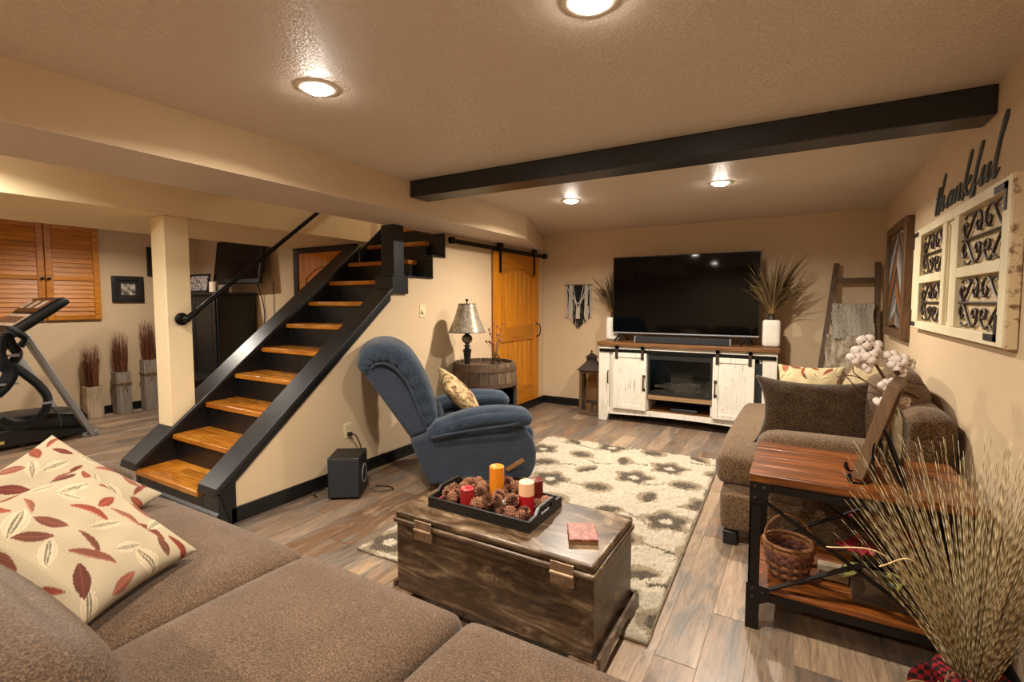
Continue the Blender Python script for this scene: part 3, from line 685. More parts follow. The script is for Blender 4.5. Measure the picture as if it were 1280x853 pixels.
# television and soundbar
tv2 = top('television', 'large black flat-screen television on the white console', 'television', (-1.215, 5.97, CT))
MB().box(-2.04, -.39, 5.955, 5.99, 1.062, 2.0).build('bezel', PLASTIC, tv2, bevel=.004)
MB().box(-1.75, -.68, 5.985, 6.03, 1.1, 1.6).build('rear_housing', PLASTIC, tv2, bevel=.02)
MB().box(-2.03, -.40, 5.951, 5.956, 1.08, 1.99).build('screen', plain('tv_screen', '#030304', .05, spec=.22), tv2)
MB().box(-2.04, -.39, 5.950, 5.956, 1.062, 1.076).build('lower_trim', GREYMETAL, tv2)
MB().box(-.47,-.44,5.949,5.951,1.066,1.072).build('maker_badge', plain('badge_silver','#b5b5b5',.3,.6), tv2)
for x in (-1.93, -.51):
    MB().bar((x,5.97,1.07),(x-.055,5.86,CT+.006),.018,.014).bar((x,5.97,1.07),(x+.055,6.08,CT+.006),.018,.014).bar((x,5.97,1.07),(x+.04,5.87,CT+.006),.018,.014).build('foot', PLASTIC, tv2)
sb = top('soundbar', 'long black soundbar below the television', 'soundbar', (-1.185, 5.82, CT))
MB().box(-1.70,-.665,5.78,5.86,CT+.001,CT+.075).build('grille_body', RUBBER, sb, bevel=.008)
for x in (-1.712, -.665): MB().box(x,x+.012,5.778,5.862,CT+.001,CT+.077).build('end_cap', GREYMETAL, sb, bevel=.003)

# white square bottle vases with feather grass on the console
DRYG = ['#4d3d26','#6b5433','#857046','#3a2d1c','#5a4a30']; DRYB = ['#2e2418','#4d3d28','#3a2e1f','#6b5636']
def bottle_vase(label, x, y, glabel, spread, dirx, n, h, cols, seed):
    t = top('bottle_vase', label, 'vase', (x, y, CT), 6, 'white square bottle vases on the console')
    MB().soft(.17,.15,.29,.03,8,M=T(0,0,.146)).build('body', distress('vase_'+str(seed), '#e2ddd2', '#a79d90', .64, (60,60,2)), t, world=False, smooth=True)
    MB().lathe([(.05,.28),(.04,.295),(.032,.31),(.033,.345),(.042,.355),(.036,.357),(.026,.345),(.026,.30)], n=20).build('neck', IRON, t, world=False, smooth=True)
    mb = MB(); rr = random.Random(seed)
    for i in range(n):
        a = rr.uniform(0,2*math.pi); L = h*rr.uniform(.5,1); s = spread*rr.random()**.7; ox = s*math.cos(a)+dirx*rr.random(); oy = s*math.sin(a)*.55
        if y+oy > 6.24-y*0: oy = -abs(oy)
        droop = rr.choice((0,0,.1,.25,.4)); pts = []
        for j in range(9):
            q = j/8; pts.append((x+.008*math.cos(a)+ox*q**1.6, min(6.28, y+.008*math.sin(a)+oy*q**1.6), CT+.29+L*q*(1-droop*q*q)))
        m0 = len(mb.v); mb.tube(pts, [.0022+.0012*math.sin(math.pi*j/8) for j in range(8)]+[.0007], 3, caps=False)
        c = lin(cols[rr.randrange(len(cols))]); g = lin('#b08a48')
        for j in range(9):
            f = max(0, 1-j/3.0)*.8; mb.c += [tuple(c[q]*(1-f)+g[q]*f for q in range(3))+(1,)]*3
    tag(mb.build('feather_spray', REED, smooth=True), glabel, 'dried grass', 'dried grass in the console vases')
bottle_vase('white square bottle vase beside the television near the ladder', -.275, 5.95, 'full spray of dried feather grass fanning out beside the ladder', .33, .08, 240, .70, DRYG, 11)
bottle_vase('white square bottle vase half hidden behind the television near the macrame', -2.07, 6.08, 'dark feather grass poking out behind the television near the macrame', .30, -.06, 150, .64, DRYB, 12)

# lantern
ln = top('lantern', 'weathered bronze floor lantern with a peaked roof beside the console', 'lantern', (-2.325, 5.98, 0), 8)
LW = wood('lantern_wood', [(.3,'#3b2a1a'),(.6,'#5d4630')], (8,8,1), 4, .55); q = .115
MB().box(-q-.02,q+.02,-q-.02,q+.02,0,.03).build('base', LW, ln, world=False, bevel=.006)
for sx in (-1,1):
    for sy in (-1,1): MB().box(sx*q-.015,sx*q+.015,sy*q-.015,sy*q+.015,.03,.575).build('post', LW, ln, world=False, bevel=.003)
for s in (-1,1):
    for z in (.05,.55): MB().box(-q,q,s*q-.01,s*q+.01,z-.015,z+.015).box(s*q-.01,s*q+.01,-q,q,z-.015,z+.015).build('crossbar', LW, ln, world=False)
gm = glass('lantern_glass', (.95,.9,.8), .02, .15)
for s in (-1,1):
    MB().box(-q+.012,q-.012,s*q-.002,s*q+.002,.065,.535).build('pane', gm, ln, world=False); MB().box(s*q-.002,s*q+.002,-q+.012,q-.012,.065,.535).build('pane', gm, ln, world=False)
MB().box(q-.002,q+.016,-.015,.0,.26,.34).build('latch', IRON, ln, world=False)
rf = MB(); e = q+.045
rf.add([(-e,-e,.575),(e,-e,.575),(e,e,.575),(-e,e,.575),(-.055,-.055,.69),(.055,-.055,.69),(.055,.055,.69),(-.055,.055,.69)],[(0,3,2,1),(0,1,5,4),(1,2,6,5),(2,3,7,6),(3,0,4,7),(4,5,6,7)])
rf.build('roof', IRON, ln, world=False, bevel=.004)
MB().box(-.055,.055,-.055,.055,.69,.735).build('vent_box', IRON, ln, world=False)
MB().add([(-.075,-.075,.735),(.075,-.075,.735),(.075,.075,.735),(-.075,.075,.735),(0,0,.80)],[(0,3,2,1),(0,1,4),(1,2,4),(2,3,4),(3,0,4)]).build('cap', IRON, ln, world=False)
MB().lathe([(.001,.795),(.012,.80),(.014,.815),(.001,.83)], n=12).build('finial', IRON, ln, world=False, smooth=True)
for dx, dy, r, h in ((-.03,-.02,.04,.10),(.045,.03,.035,.07)):
    tag(MB().lathe([(.001,0),(r,0),(r,h),(r-.006,h+.002),(.001,h-.004)], n=18).build('lantern_candle', plain('ivory_wax','#c9a868',.6), smooth=True, loc=(-2.325+dx,5.98+dy,.0305)), 'ivory candle inside the lantern, the %s of two' % ('taller' if h > .08 else 'shorter'), 'candle')

# macrame
mc = top('macrame_hanging', 'black and cream macrame hanging on the back wall', 'wall hanging', (-2.64, 6.27, 1.68))
MB().cyl((-2.84,6.275,1.678),(-2.44,6.275,1.678),.008,8).build('dowel', LADDERW, mc, smooth=True)
MB().tube([(-2.82,6.278,1.68),(-2.635,6.284,2.03),(-2.46,6.278,1.68)], .0018, 5).build('hanging_cord', plain('cream_cord','#cdbfa6',.9), mc)
YB = plain('black_yarn','#16161a',.95,bs=300,bst=.6); YC = plain('cream_yarn','#c8c2b6',.95,bs=300,bst=.6)
rm = random.Random(5); ns = 34
for i in range(ns):
    u = i/(ns-1); x = -2.815+.36*u; dark = abs(u-.5) < .17 or (i % 7 in (2,3))
    ln_ = (.42+.17*(1-abs(u-.5)*2)) if dark else .45+rm.uniform(-.03,.03)+.05*(1-abs(u-.5)*2)
    MB().tube([(x+rm.uniform(-.004,.004)*j, 6.266+rm.uniform(-.003,.003), 1.676-ln_*j/5) for j in range(6)], .0062, 5).build('yarn_strand', YB if dark else YC, mc, smooth=True)
for s in (-1,1):
    for kk in range(3):
        MB().tube(spline([(-2.635+s*(.175-.05*kk),6.255,1.67),(-2.635+s*(.09-.025*kk),6.252,1.52-.02*kk),(-2.635,6.25,1.42-.07*kk)],6), .006, 5).build('knotted_cord', YC, mc, smooth=True)
for kk in range(5):
    MB().tube([(-2.655+.01*kk,6.246,1.36),(-2.66+.0125*kk,6.246,1.22)], .006, 5).build('tassel_strand', YC, mc, smooth=True)
MB().sphere((-2.635,6.246,1.37),.016,8).build('tassel_knot', YC, mc, smooth=True)

# blanket ladder with two throws
lad = top('blanket_ladder', 'dark wooden blanket ladder leaning on the back wall', 'ladder', (.42, 5.9, 0))
def lx(z, s): return (.10+.205*z/1.85) if s < 0 else .655
def ly(z): return 5.80+.43*z/1.85
for s in (-1,1): MB().bar((lx(0,s),ly(0),0.01),(lx(1.85,s),ly(1.85),1.85),.05,.035,(0,1,0)).build('side_rail', LADDERW, lad, bevel=.004)
RZ = (.33, .70, 1.04, 1.36, 1.67)
for z in RZ: MB().box(lx(z,-1)+.02, lx(z,1)-.02, ly(z)-.012, ly(z)+.012, z-.025, z+.025).build('rung', LADDERW, lad, bevel=.004)
def throw(name, label, z, drop, x0, x1, m, rip, th=.035):
    mb = MB(); nu, nv = 60, 46; y = ly(z)
    def f(u, v):
        x = x0+(x1-x0)*u; s = v*2-1                                    # v 0..1 front bottom -> over rung -> back
        L = drop
        if v < .46: t = v/.46; zz = z+.03-L*(1-t)-.012*math.sin(u*9)*(1-t); yy = ly(zz)-.05-.012*math.sin(u*11+t*2)
        elif v < .54: a = (v-.46)/.08*math.pi; zz = z+.03+.028*math.sin(a); yy = y-.05*math.cos(a)
        else: t = (v-.54)/.46; zz = z+.03-L*.8*t; yy = ly(zz)+.045
        dd = rip(u, v)
        return (x+.008*math.sin(v*14), yy-dd if v < .5 else yy+dd*.3, zz+(dd if .46 <= v <= .54 else 0))
    mb.grid(f, nu, nv)
    o = mb.build(name, m, smooth=True, angle=180); sm = o.modifiers.new('thick','SOLIDIFY'); sm.thickness = .02; sm.offset = 0
    return tag(o, label, 'blanket')
def zig(u, v):
    t = u*9; ph = abs((t % 1)-.5)*2
    return .014*math.sin((v*30+ph*1.6)*2*math.pi*.55)*(1 if v < .5 else .2)+.004
throw('knit_throw', 'pale grey chunky zigzag-knit throw on the upper ladder rung', 1.36, .31, .275, .625, plain('grey_knit','#b3aa9a',.95,bs=160,bst=.8), zig)
def fur_mat():
    m, nt, b = newmat('faux_fur'); mp = coords(nt); n = noise(nt, mp, 9, 6, .7, .6)
    r = ramp(nt, n.outputs[0], [(.3,'#6b5a44'),(.5,'#a3937c'),(.68,'#d2c8b6')]); nt.links.new(r.outputs[0], b.inputs['Base Color']); b.inputs['Roughness'].default_value = 1
    mp2 = coords(nt,(1,1,.25)); bump(nt, b, noise(nt, mp2, 260, 3, .8).outputs[0], 1.0, .01); return m
throw('fur_throw', 'mottled tan faux-fur throw on the middle ladder rung', 1.04, .40, .225, .63, fur_mat(), lambda u,v: .006*math.sin(u*40+math.sin(v*30))+.004)

# chevron wood art on the right wall
ch = top('chevron_wall_art', 'tall framed wood chevron art on the right wall', 'wall art', (RX, 5.22, 1.62))
ya, yb, za, zb = 4.735, 5.70, 1.155, 2.10
FR = wood('chevron_frame_wood', [(.25,'#3a2614'),(.5,'#5a3e24'),(.75,'#725236')], (14,14,1), 3, .5)
for q in ((ya,ya+.10,za,zb),(yb-.10,yb,za,zb),(ya+.10,yb-.10,za,za+.07),(ya+.10,yb-.10,zb-.07,zb)): MB().box(RX-.055, RX-.002, *q).build('frame_bar', FR, ch, bevel=.004)
CH = [wood('chevron_'+str(i), st_, (14,2,2), 4, .6) for i, st_ in enumerate(([(.3,'#5d5a56'),(.7,'#8d8780')],[(.3,'#4a2c18'),(.7,'#7a5230')],[(.3,'#38312b'),(.7,'#574c42')],[(.3,'#8a8d90'),(.7,'#a9a9a6')],[(.3,'#74431f'),(.7,'#97653a')]))]
ym = (ya+yb)/2; hw = (yb-ya)/2-.10
for s in (-1,1):
    for i in range(11):
        zc_ = za-.25+i*.125; pts = [(ym, zc_+.35), (ym, zc_+.35+.118), (ym+s*hw, zc_+.118-.05), (ym+s*hw, zc_-.05)]
        pts = [(y, min(max(z, za+.07), zb-.07)) for y, z in pts]
        if max(p[1] for p in pts)-min(p[1] for p in pts) < .02: continue
        MB().prism(pts if s > 0 else pts[::-1], RX-.035+.004*(i % 2), RX-.012).build('slat', CH[(i*2+(s > 0)) % 5], ch)
MB().box(RX-.012, RX-.004, ya+.05, yb-.05, za+.04, zb-.04).build('backing', CH[2], ch)
# ------------------------------------------------------------------ sofa in the foreground
so = top('sofa', 'long brown chenille sofa with three deep seat cushions facing the television', 'sofa', (-1.55, .55, 0))
MB().soft(3.15, .86, .24, .05, 8, M=T(-1.6, .72, .15)).build('base', SOFA, so, smooth=True)
MB().soft(3.15, .24, .62, .09, 8, M=T(-1.6, .13, .43)).build('back_frame', SOFA, so, smooth=True)
def seat(x0, x1, y0=.24, y1=1.235, rot=0):
    w = x1-x0
    def f(o, p):
        # crown, soft front edge and slight sag
        o[2] -= .012*max(0, p[1])**3 if p[2] > 0 else 0
        if p[0] < 0 and p[1] > 0 and x0 < -2.5: o[1] -= .10*(-p[0])**5*p[1]**2
        return o
    MB().soft(w-.006, y1-y0, .235, .055, 14, (.004,.015,.028), T((x0+x1)/2,(y0+y1)/2,.362), f).build('seat_cushion', SOFA, so, smooth=True, angle=180)
seat(-3.02, -1.67); seat(-1.67, -.885); seat(-.885, -.10)
def backc(x0, x1):
    MB().soft(x1-x0-.006, .30, .47, .125, 12, (.0,.03,.02), T((x0+x1)/2,.235,.66,9)).build('back_cushion', SOFA, so, smooth=True, angle=180)
backc(-2.98, -1.72); backc(-1.72, -.92); backc(-.92, -.14)
for a, c in ((-3.32, -3.0), (-.12, .16)):
    MB().soft(c-a, 1.11, .44, .12, 12, (.01,.02,.02), T((a+c)/2, .645, .385)).build('arm', SOFA, so, smooth=True, angle=180)
for x in (-3.1, -.1):
    for y in (.15, 1.05): MB().lathe([(.025,0),(.03,.04)], (x,y,0), 12).build('foot', BLACKBASE, so)

# ------------------------------------------------------------------ throw pillows
LEAFM = vcol('leaf_print', .9, 380, .35, .16, 420, .0015)
LEAFCOL = ['#6e2c20', '#54291e', '#7a3a28', '#4a3224', '#613628', '#825040']
def leafpaint(P, seed, n=34, base='#a09178', sc=1.0):
    """P: (n,2) coords in -1..1 -> colours"""
    rr = random.Random(seed); b = np.array(lin(base)); col = np.tile(b, (len(P),1)); x, y = P[:,0], P[:,1]
    col *= (1-.06*(np.sin(x*150)*.5+.5))[:,None]
    cells = [(i, j) for i in range(6) for j in range(6)]; rr.shuffle(cells)
    for idx, (i, j) in enumerate(cells):
        cx_ = -1+(i+.5)/3+rr.uniform(-.1,.1); cy_ = -1+(j+.5)/3+rr.uniform(-.1,.1); a = rr.uniform(0, math.pi); L = rr.uniform(.16,.26)*sc; wd = L*rr.uniform(.32,.5)
        u = (x-cx_)*math.cos(a)+(y-cy_)*math.sin(a); v = -(x-cx_)*math.sin(a)+(y-cy_)*math.cos(a)
        t = np.clip(1-(u/L)**2, 0, 1); q = np.abs(v)/(wd*t+1e-6); ins = (np.abs(u) < L) & (q < 1)
        typ = idx % 3
        if typ < 2:
            c = np.array(lin(LEAFCOL[rr.randrange(6)])); c2 = np.array(lin(LEAFCOL[rr.randrange(6)]))
            half = rr.random() < .45
            if half: ins &= v > -.15*wd
            f = (.5+.5*np.sin(v*180+u*20))[:,None]; cc = c*(1-f*.5)+c2*f*.5; cc = np.where((np.abs(v) < .008)[:,None], cc*1.5, cc)
            col = np.where(ins[:,None], cc, col)
        else:
            ring = ins & ((np.abs(q-.95) < .07) | (np.abs(q-.5) < .06)); dk = ins & (np.abs(q-.2) < .1)
            col = np.where(ins[:,None], b*1.12, col); col = np.where(ring[:,None], b*1.45, col); col = np.where(dk[:,None], b*.35, col)
    return np.clip(col, 0, 1)
def pillow(name, label, w, h, th, M, m, seed=None, n=70, group=None, back=None, pinch=.10, parent=None, sag=0, base='#a09178'):
    mb = MB(); cols = []
    g = np.linspace(-1, 1, n+1)
    for s in (1, -1):
        vs = []; PP = []
        for j in range(n+1):
            for i in range(n+1):
                x, y = g[i], g[j]
                e = max(0, (1-x*x)*(1-y*y)); t = th/2*e**.42
                px = x*(1-pinch*(1-y*y)*abs(x)**3)*w/2; py = y*(1-pinch*(1-x*x)*abs(y)**3)*h/2
                wr = .006*math.sin(9*x+4*y+(seed or 1))*math.sin(7*y-3*x)*e
                vs.append((px, py-sag*e*.5, s*(t+wr))); PP.append((x, y))
        q = n+1; fs = [(j*q+i, j*q+i+1, (j+1)*q+i+1, (j+1)*q+i) for j in range(n) for i in range(n)]
        mb.add(vs, fs if s > 0 else [f[::-1] for f in fs], M)
        if seed is not None: cols.append(leafpaint(np.array(PP), seed+(0 if s > 0 else 50), base=base))
    if seed is not None:
        cc = np.vstack(cols); mb.c = [(*c, 1) for c in cc]
    o = mb.build(name, m, smooth=True, angle=180)
    # weld the two faces along the seam
    bm = bmesh.new(); bm.from_mesh(o.data); bmesh.ops.remove_doubles(bm, verts=bm.verts, dist=.0004); bm.to_mesh(o.data); bm.free()
    return tag(o, label, 'pillow', group)
def frame3(c, xdir, ydir):
    x = Vector(xdir).normalized(); y = Vector(ydir); y = (y-x*y.dot(x)).normalized(); z = x.cross(y)
    m = Matrix((x, y, z)).transposed().to_4x4(); return Matrix.Translation(c) @ m
# front pillow lies tilted against the back cushions, the second leans behind it
pillow('throw_pillow', 'cream leaf-print pillow lying over the other one near the sofa back', .54, .54, .17, frame3((-2.0,.60,.675), (.46,-.89,0), (-.345,-.16,.26)), LEAFM, 3, 170)
pillow('throw_pillow', 'cream leaf-print pillow leaning on the sofa arm beneath the other one', .56, .56, .15, frame3((-2.70,.755,.595), (.38,.28,-.30), (-.18,.4,.15)), LEAFM, 21, 150)

# ------------------------------------------------------------------ rug
def make_rug():
    w, l = 1.68, 2.70; nx, ny = 300, 480
    xs = np.linspace(-w/2, w/2, nx+1); ys = np.linspace(-l/2, l/2, ny+1); X, Y = np.meshgrid(xs, ys)
    rng = np.random.RandomState(4)
    J = lambda s: rng.normal(0, s, X.shape)
    Xn, Yn = X+J(.006), Y+J(.006)
    cream = np.array(lin('#b3a793')); tan = np.array(lin('#8b7c66')); dark = np.array(lin('#574d41'))
    col = np.tile(cream, X.shape+(1,)); hgt = np.full(X.shape, .022)
    def paint(mask, c, dh=0):
        col[mask] = c; hgt[mask] += dh
    cells = []; r = random.Random(9)
    for j in range(8):
        for i in range(5): cells.append((-w/2+.12+i*.40+(.2 if j % 2 else 0), -l/2+.14+j*.355, (i+2*j) % 3, r.uniform(0,6.28)))
    # vines
    for j in range(8):
        y0 = -l/2+.05+j*.36
        vy = y0+.08*np.sin(Xn*6.5+j*1.9)+.03*np.sin(Xn*13+j)
        paint((np.abs(Yn-vy) < .012) & (np.sin(Xn*5+j*2.2) > -.35), dark, -.004)
    for cx_, cy_, typ, ph in cells:
        dx, dy = Xn-cx_, Yn-cy_; d = np.hypot(dx, dy); a = np.arctan2(dy, dx)
        if typ == 0:                       # open flower: tan petals, dark ring, cream heart
            pet = .155*(1+.18*np.cos(5*a+ph)); paint(d < pet, tan, -.003); paint(d < .115*(1+.16*np.cos(5*a+ph+.4)), dark, -.005); paint(d < .042, cream, .002)
        elif typ == 1:                     # bud: tan halo and dark oval
            paint(np.hypot(dx/.13, dy/.105) < 1, tan, -.003); paint(np.hypot((dx+.005)/.085, dy/.065) < 1, dark, -.005)
        else:                              # leaf
            u = dx*math.cos(ph)+dy*math.sin(ph); v = -dx*math.sin(ph)+dy*math.cos(ph)
            paint((np.abs(u) < .13) & (np.abs(v+.015) < .075*(1-(u/.13)**2)), tan, -.003)
            paint((np.abs(u) < .115) & (np.abs(v-.005) < .045*(1-(u/.115)**2)), dark, -.005)
    nz = rng.rand(*X.shape); tuft = np.kron(rng.rand(ny//4+2, nx//4+2), np.ones((4,4)))[:ny+1,:nx+1]; hgt += (nz-.5)*.010+(tuft-.5)*.010; col *= (.86+.22*tuft)[...,None]; col *= (.78+.34*nz)[...,None]
    edge = np.minimum(np.minimum(X+w/2, w/2-X), np.minimum(Y+l/2, l/2-Y)); hgt *= np.clip(edge/.012+.35, 0, 1)
    wob = .006*np.sin(Y*9)+.004*np.sin(Y*23)
    V = np.stack([X+wob+J(.001), Y+.006*np.sin(X*11)+J(.001), hgt], -1).reshape(-1,3)
    mb = MB(); q = nx+1
    mb.v = [tuple(p) for p in V]; mb.f = [(j*q+i, j*q+i+1, (j+1)*q+i+1, (j+1)*q+i) for j in range(ny) for i in range(nx)]
    mb.c = [(*c, 1) for c in col.reshape(-1,3)]
    rg = top('area_rug', 'cream shag rug with taupe flowers between the chest and console', 'rug', (-1.40, 3.325, .001), 1.6)
    mb.build('pile', vcol('rug_pile', 1.0, 500, .6, .25, 350, .004), rg, world=False, smooth=True, angle=180)
    MB().box(-w/2+.01, w/2-.01, -l/2+.01, l/2-.01, .0, .006).build('backing', plain('rug_back','#8a7a5e',.95), rg, world=False)
    MB().tube([(-w/2,-l/2,.008),(w/2,-l/2,.008),(w/2,l/2,.008),(-w/2,l/2,.008)], .007, 6, closed=True).build('binding', plain('rug_binding','#6e6048',.95), rg, world=False)
make_rug()

# ------------------------------------------------------------------ blanket chest
def chest_mat():
    m, nt, b = newmat('brushed_chest'); mp = coords(nt, (1.2,3,5)); n = noise(nt, mp, 3.0, 8, .68, 1.4)
    r = ramp(nt, n.outputs[0], [(.33,'#261a11'),(.47,'#493624'),(.58,'#6a5540'),(.70,'#a89272')])
    mp2 = coords(nt, (1,1,1)); n2 = noise(nt, mp2, 4, 4, .6); r2 = ramp(nt, n2.outputs[0], [(.35,(.62,.58,.52)),(.6,(1,1,1))])
    nt.links.new(mixc(nt, 1.0, r.outputs[0], r2.outputs[0], 'MULTIPLY'), b.inputs['Base Color']); b.inputs['Roughness'].default_value = .32
    bump(nt, b, n.outputs[0], .12, .003); return m
CHM = chest_mat()
kx0, kx1, ky0, ky1, KT = -1.66, -.635, 1.69, 2.20, .46
kc = top('blanket_chest', 'dark brushed wooden blanket chest with a hinged lid on the rug', 'chest', ((kx0+kx1)/2, (ky0+ky1)/2, 0))
MB().box(kx0+.012, kx1-.012, ky0+.012, ky1-.012, .07, .40).build('body', CHM, kc, bevel=.006)
MB().box(kx0, kx1, ky0-.004, ky1+.004, .40, .425).build('lid_moulding', CHM, kc, bevel=.01, seg=3)
MB().box(kx0+.008, kx1-.008, ky0+.004, ky1-.004, .425, KT).build('lid', CHM, kc, bevel=.012, seg=3)
for y in (ky1,): MB().prism([(kx0-.018,.03),(kx0-.018,.075),(kx0+.0,.10),(kx1,.10),(kx1+.018,.075),(kx1+.018,.03),(kx1-.13,.03),(kx1-.17,.06),(kx0+.17,.06),(kx0+.13,.03)], y, y+.018, 'y').build('plinth_rail', CHM, kc, bevel=.003)
for x in (kx0-.018, kx1): MB().prism([(ky0+.012,.028),(ky0+.012,.075),(ky0+.012,.10),(ky1,.10),(ky1+.018,.075),(ky1+.018,.028),(ky1-.09,.028),(ky1-.12,.045),(ky1-.16,.06),(ky0+.16,.06),(ky0+.12,.045),(ky0+.09,.028)], x, x+.018).build('plinth_rail', CHM, kc, bevel=.003)
HNG = plain('worn_copper','#a08368',.35,.6,var=.3,vs=40)
for x in (-1.47, -.77):
    h = MB().box(x-.05, x+.05, ky0-.009, ky0-.004, .402, .445).box(x-.05, x+.05, ky0-.006, ky0+.012, .352, .398).build('hinge', HNG, kc, bevel=.002)
    MB().cyl((x-.05,ky0-.010,.400),(x+.05,ky0-.010,.400),.006,8).build('hinge_pin', HNG, h, smooth=True)
# feet reach the rug
for x in (kx0+.0, kx1-.10):
    for y in (ky0, ky1-.09): MB().box(x-.01, x+.11, y-.01, y+.10, .026, .07).build('foot', CHM, kc)
# rug lies under the chest; tray with candles
ty0, ty1, tx0, tx1 = 1.80, 2.13, -1.535, -.975
tb = top('serving_tray', 'black wooden serving tray on the chest', 'tray', ((tx0+tx1)/2, (ty0+ty1)/2, KT))
TRM = plain('tray_black','#15120f',.4,var=.2); z = KT+.001
MB().box(tx0, tx1, ty0, ty1, z, z+.012).build('bottom_board', TRM, tb)
for y in (ty0, ty1-.012): MB().box(tx0, tx1, y, y+.012, z+.012, z+.05).build('long_side', TRM, tb, bevel=.003)
for x in (tx0, tx1-.014):
    yc = (ty0+ty1)/2
    mb = MB()
    out = [(ty0+.012,z+.012),(ty1-.012,z+.012),(ty1-.012,z+.05),(yc+.10,z+.054),(yc+.07,z+.08),(yc-.07,z+.08),(yc-.10,z+.054),(ty0+.012,z+.05)]
    # side with a hand hole: lower and upper pieces
    mb.prism([(ty0+.012,z+.012),(ty1-.012,z+.012),(ty1-.012,z+.038),(ty0+.012,z+.038)], x, x+.014)
    mb.prism([(ty0+.012,z+.038),(yc-.055,z+.038),(yc-.055,z+.080),(yc-.07,z+.080),(yc-.10,z+.054),(ty0+.012,z+.05)], x, x+.014)
    mb.prism([(yc+.055,z+.038),(ty1-.012,z+.038),(ty1-.012,z+.05),(yc+.10,z+.054),(yc+.07,z+.080),(yc+.055,z+.080)], x, x+.014)
    mb.prism([(yc-.055,z+.062),(yc+.055,z+.062),(yc+.055,z+.080),(yc-.055,z+.080)], x, x+.014)
    mb.build('end_side', TRM, tb)
def candle(label, x, y, r, h, cols):
    t = top('pillar_candle', label, 'candle', (x, y, KT+.0135))
    def wax(nm, c):
        m, nt, b = newmat(nm); b.inputs['Base Color'].default_value = (*lin(c),1); b.inputs['Roughness'].default_value = .45
        b.inputs['Subsurface Weight'].default_value = .25; b.inputs['Subsurface Radius'].default_value = (.02,.008,.004); b.inputs['Subsurface Scale'].default_value = .3; return m
    zz = 0; n = len(cols)
    for i, (c, f) in enumerate(cols):
        z1 = zz+h*f; last = i == n-1
        prof = [(.0005,zz),(r,zz),(r,z1-.004 if last else z1)] + ([(r-.005,z1),(r-.012,z1-.004),(.0005,z1-.007)] if last else [(.0005,z1)])
        MB().lathe(prof, n=28).build('wax' if i == 0 else 'wax_top', wax('wax_'+c[1:], c), t, world=False, smooth=True); zz = z1
    MB().cyl((0,0,h-.008),(.002,0,h+.004),.0012,6).build('wick', PLASTIC, t, world=False)
candle('short round red candle in the tray', -1.355, 1.875, .034, .092, [('#8f1a1c',1)])
candle('tall orange pillar candle in the tray', -1.285, 2.03, .037, .165, [('#d07a12',1)])
candle('two-tone pillar candle, red below and peach above', -1.075, 1.955, .036, .15, [('#a31219',.58),('#e5b48c',.42)])
candle('dark maroon candle half hidden behind the two-tone one', -1.09, 2.075, .036, .12, [('#5e1512',1)])
# pine cones
PCM = vcol('pine_cone', .75)
def cone_mesh(tips):
    mb = MB(); rr = random.Random(2); rows = 8
    core = lin('#180c07')
    m0 = len(mb.v); mb.sphere((0,0,0), .018, 8, (1,1,1.35)); mb.c += [(*core,1)]*(len(mb.v)-m0)
    for j in range(rows):
        t = (j+.5)/rows; zz = -.026+.055*t; rad = .030*math.sin(math.pi*(.18+.74*t))**.8
        kq = 9 if j < rows-2 else 6
        for i in range(kq):
            a = 2*math.pi*(i+.5*(j % 2))/kq; d = Vector((math.cos(a), math.sin(a), 0)); s = Vector((-math.sin(a), math.cos(a), 0)); up = Vector((0,0,1))
            c = Vector((0,0,zz)); b0 = c+d*rad*.35; e = c+d*rad+up*(.006+.006*t); wd = .0075*(1-.35*t)
            m0 = len(mb.v)
            mb.add([b0-s*wd*.6-up*.001, b0+s*wd*.6-up*.001, e+s*wd, e+up*.004+d*.001, e-s*wd, b0+up*.003], [(0,1,2,4),(4,2,3),(0,4,3,5),(1,5,3,2)])
            c1 = np.array(lin('#2a150c')); c2 = np.array(lin(tips)); mb.c += [(*c1,1),(*c1,1),(*c2,1),(*c2,1),(*c2,1),(*c1,1)]
    return mb
pc0 = cone_mesh('#9a6a52').build('pine_cone', PCM); pcw = cone_mesh('#d8cfc4').build('frosted_pine_cone', PCM)
tag(pc0, 'brown pine cone in the black tray', 'pine cone', 'pine cones in the tray'); tag(pcw, 'white-tipped pine cone among the brown ones in the tray', 'pine cone', 'white-tipped pine cones in the tray')
obst = [(-1.355,1.875,.036),(-1.285,2.03,.039),(-1.075,1.955,.038),(-1.09,2.075,.038)]
rr = random.Random(12); spots = []
def ok(x, y, d, lay): return all(math.hypot(x-a, y-b) > c+.024 for a, b, c in obst) and all(math.hypot(x-a, y-b) > d for a, b, l in spots if l == lay)
for lay, cnt, d in ((0, 34, .044), (1, 13, .048)):
    tries = 0
    while cnt and tries < 4000:
        tries += 1; x = rr.uniform(tx0+.05, tx1-.05); y = rr.uniform(ty0+.045, ty1-.045)
        if lay and math.hypot((x+1.24)/.2, (y-1.97)/.12) > 1: continue
        if ok(x, y, d, lay): spots.append((x, y, lay)); cnt -= 1
first = True; firstw = True
for i, (x, y, lay) in enumerate(spots):
    white = i in (5, 19); src = pcw if white else pc0
    if white: o = src if firstw else src.copy(); new = not firstw; firstw = False
    else: o = src if first else src.copy(); new = not first; first = False
    if new: COL.objects.link(o)
    s = rr.uniform(.8, 1.05); o.scale = (s,)*3; o.location = (x, y, KT+.040+lay*.035); o.rotation_euler = (rr.uniform(-1.4,1.4), rr.uniform(-1.4,1.4), rr.uniform(0,6))
# potpourri berries at the tray corner
for i, (x, y) in enumerate(((-1.50,1.845),(-1.505,1.87))):
    tag(MB().sphere((0,0,.011), .011, 10).build('berry', plain('berry_%d'%i,'#7d2436',.4), smooth=True, loc=(x,y,KT+.0135)), 'small dark red berry in the tray corner', 'berry', 'berries in the tray')
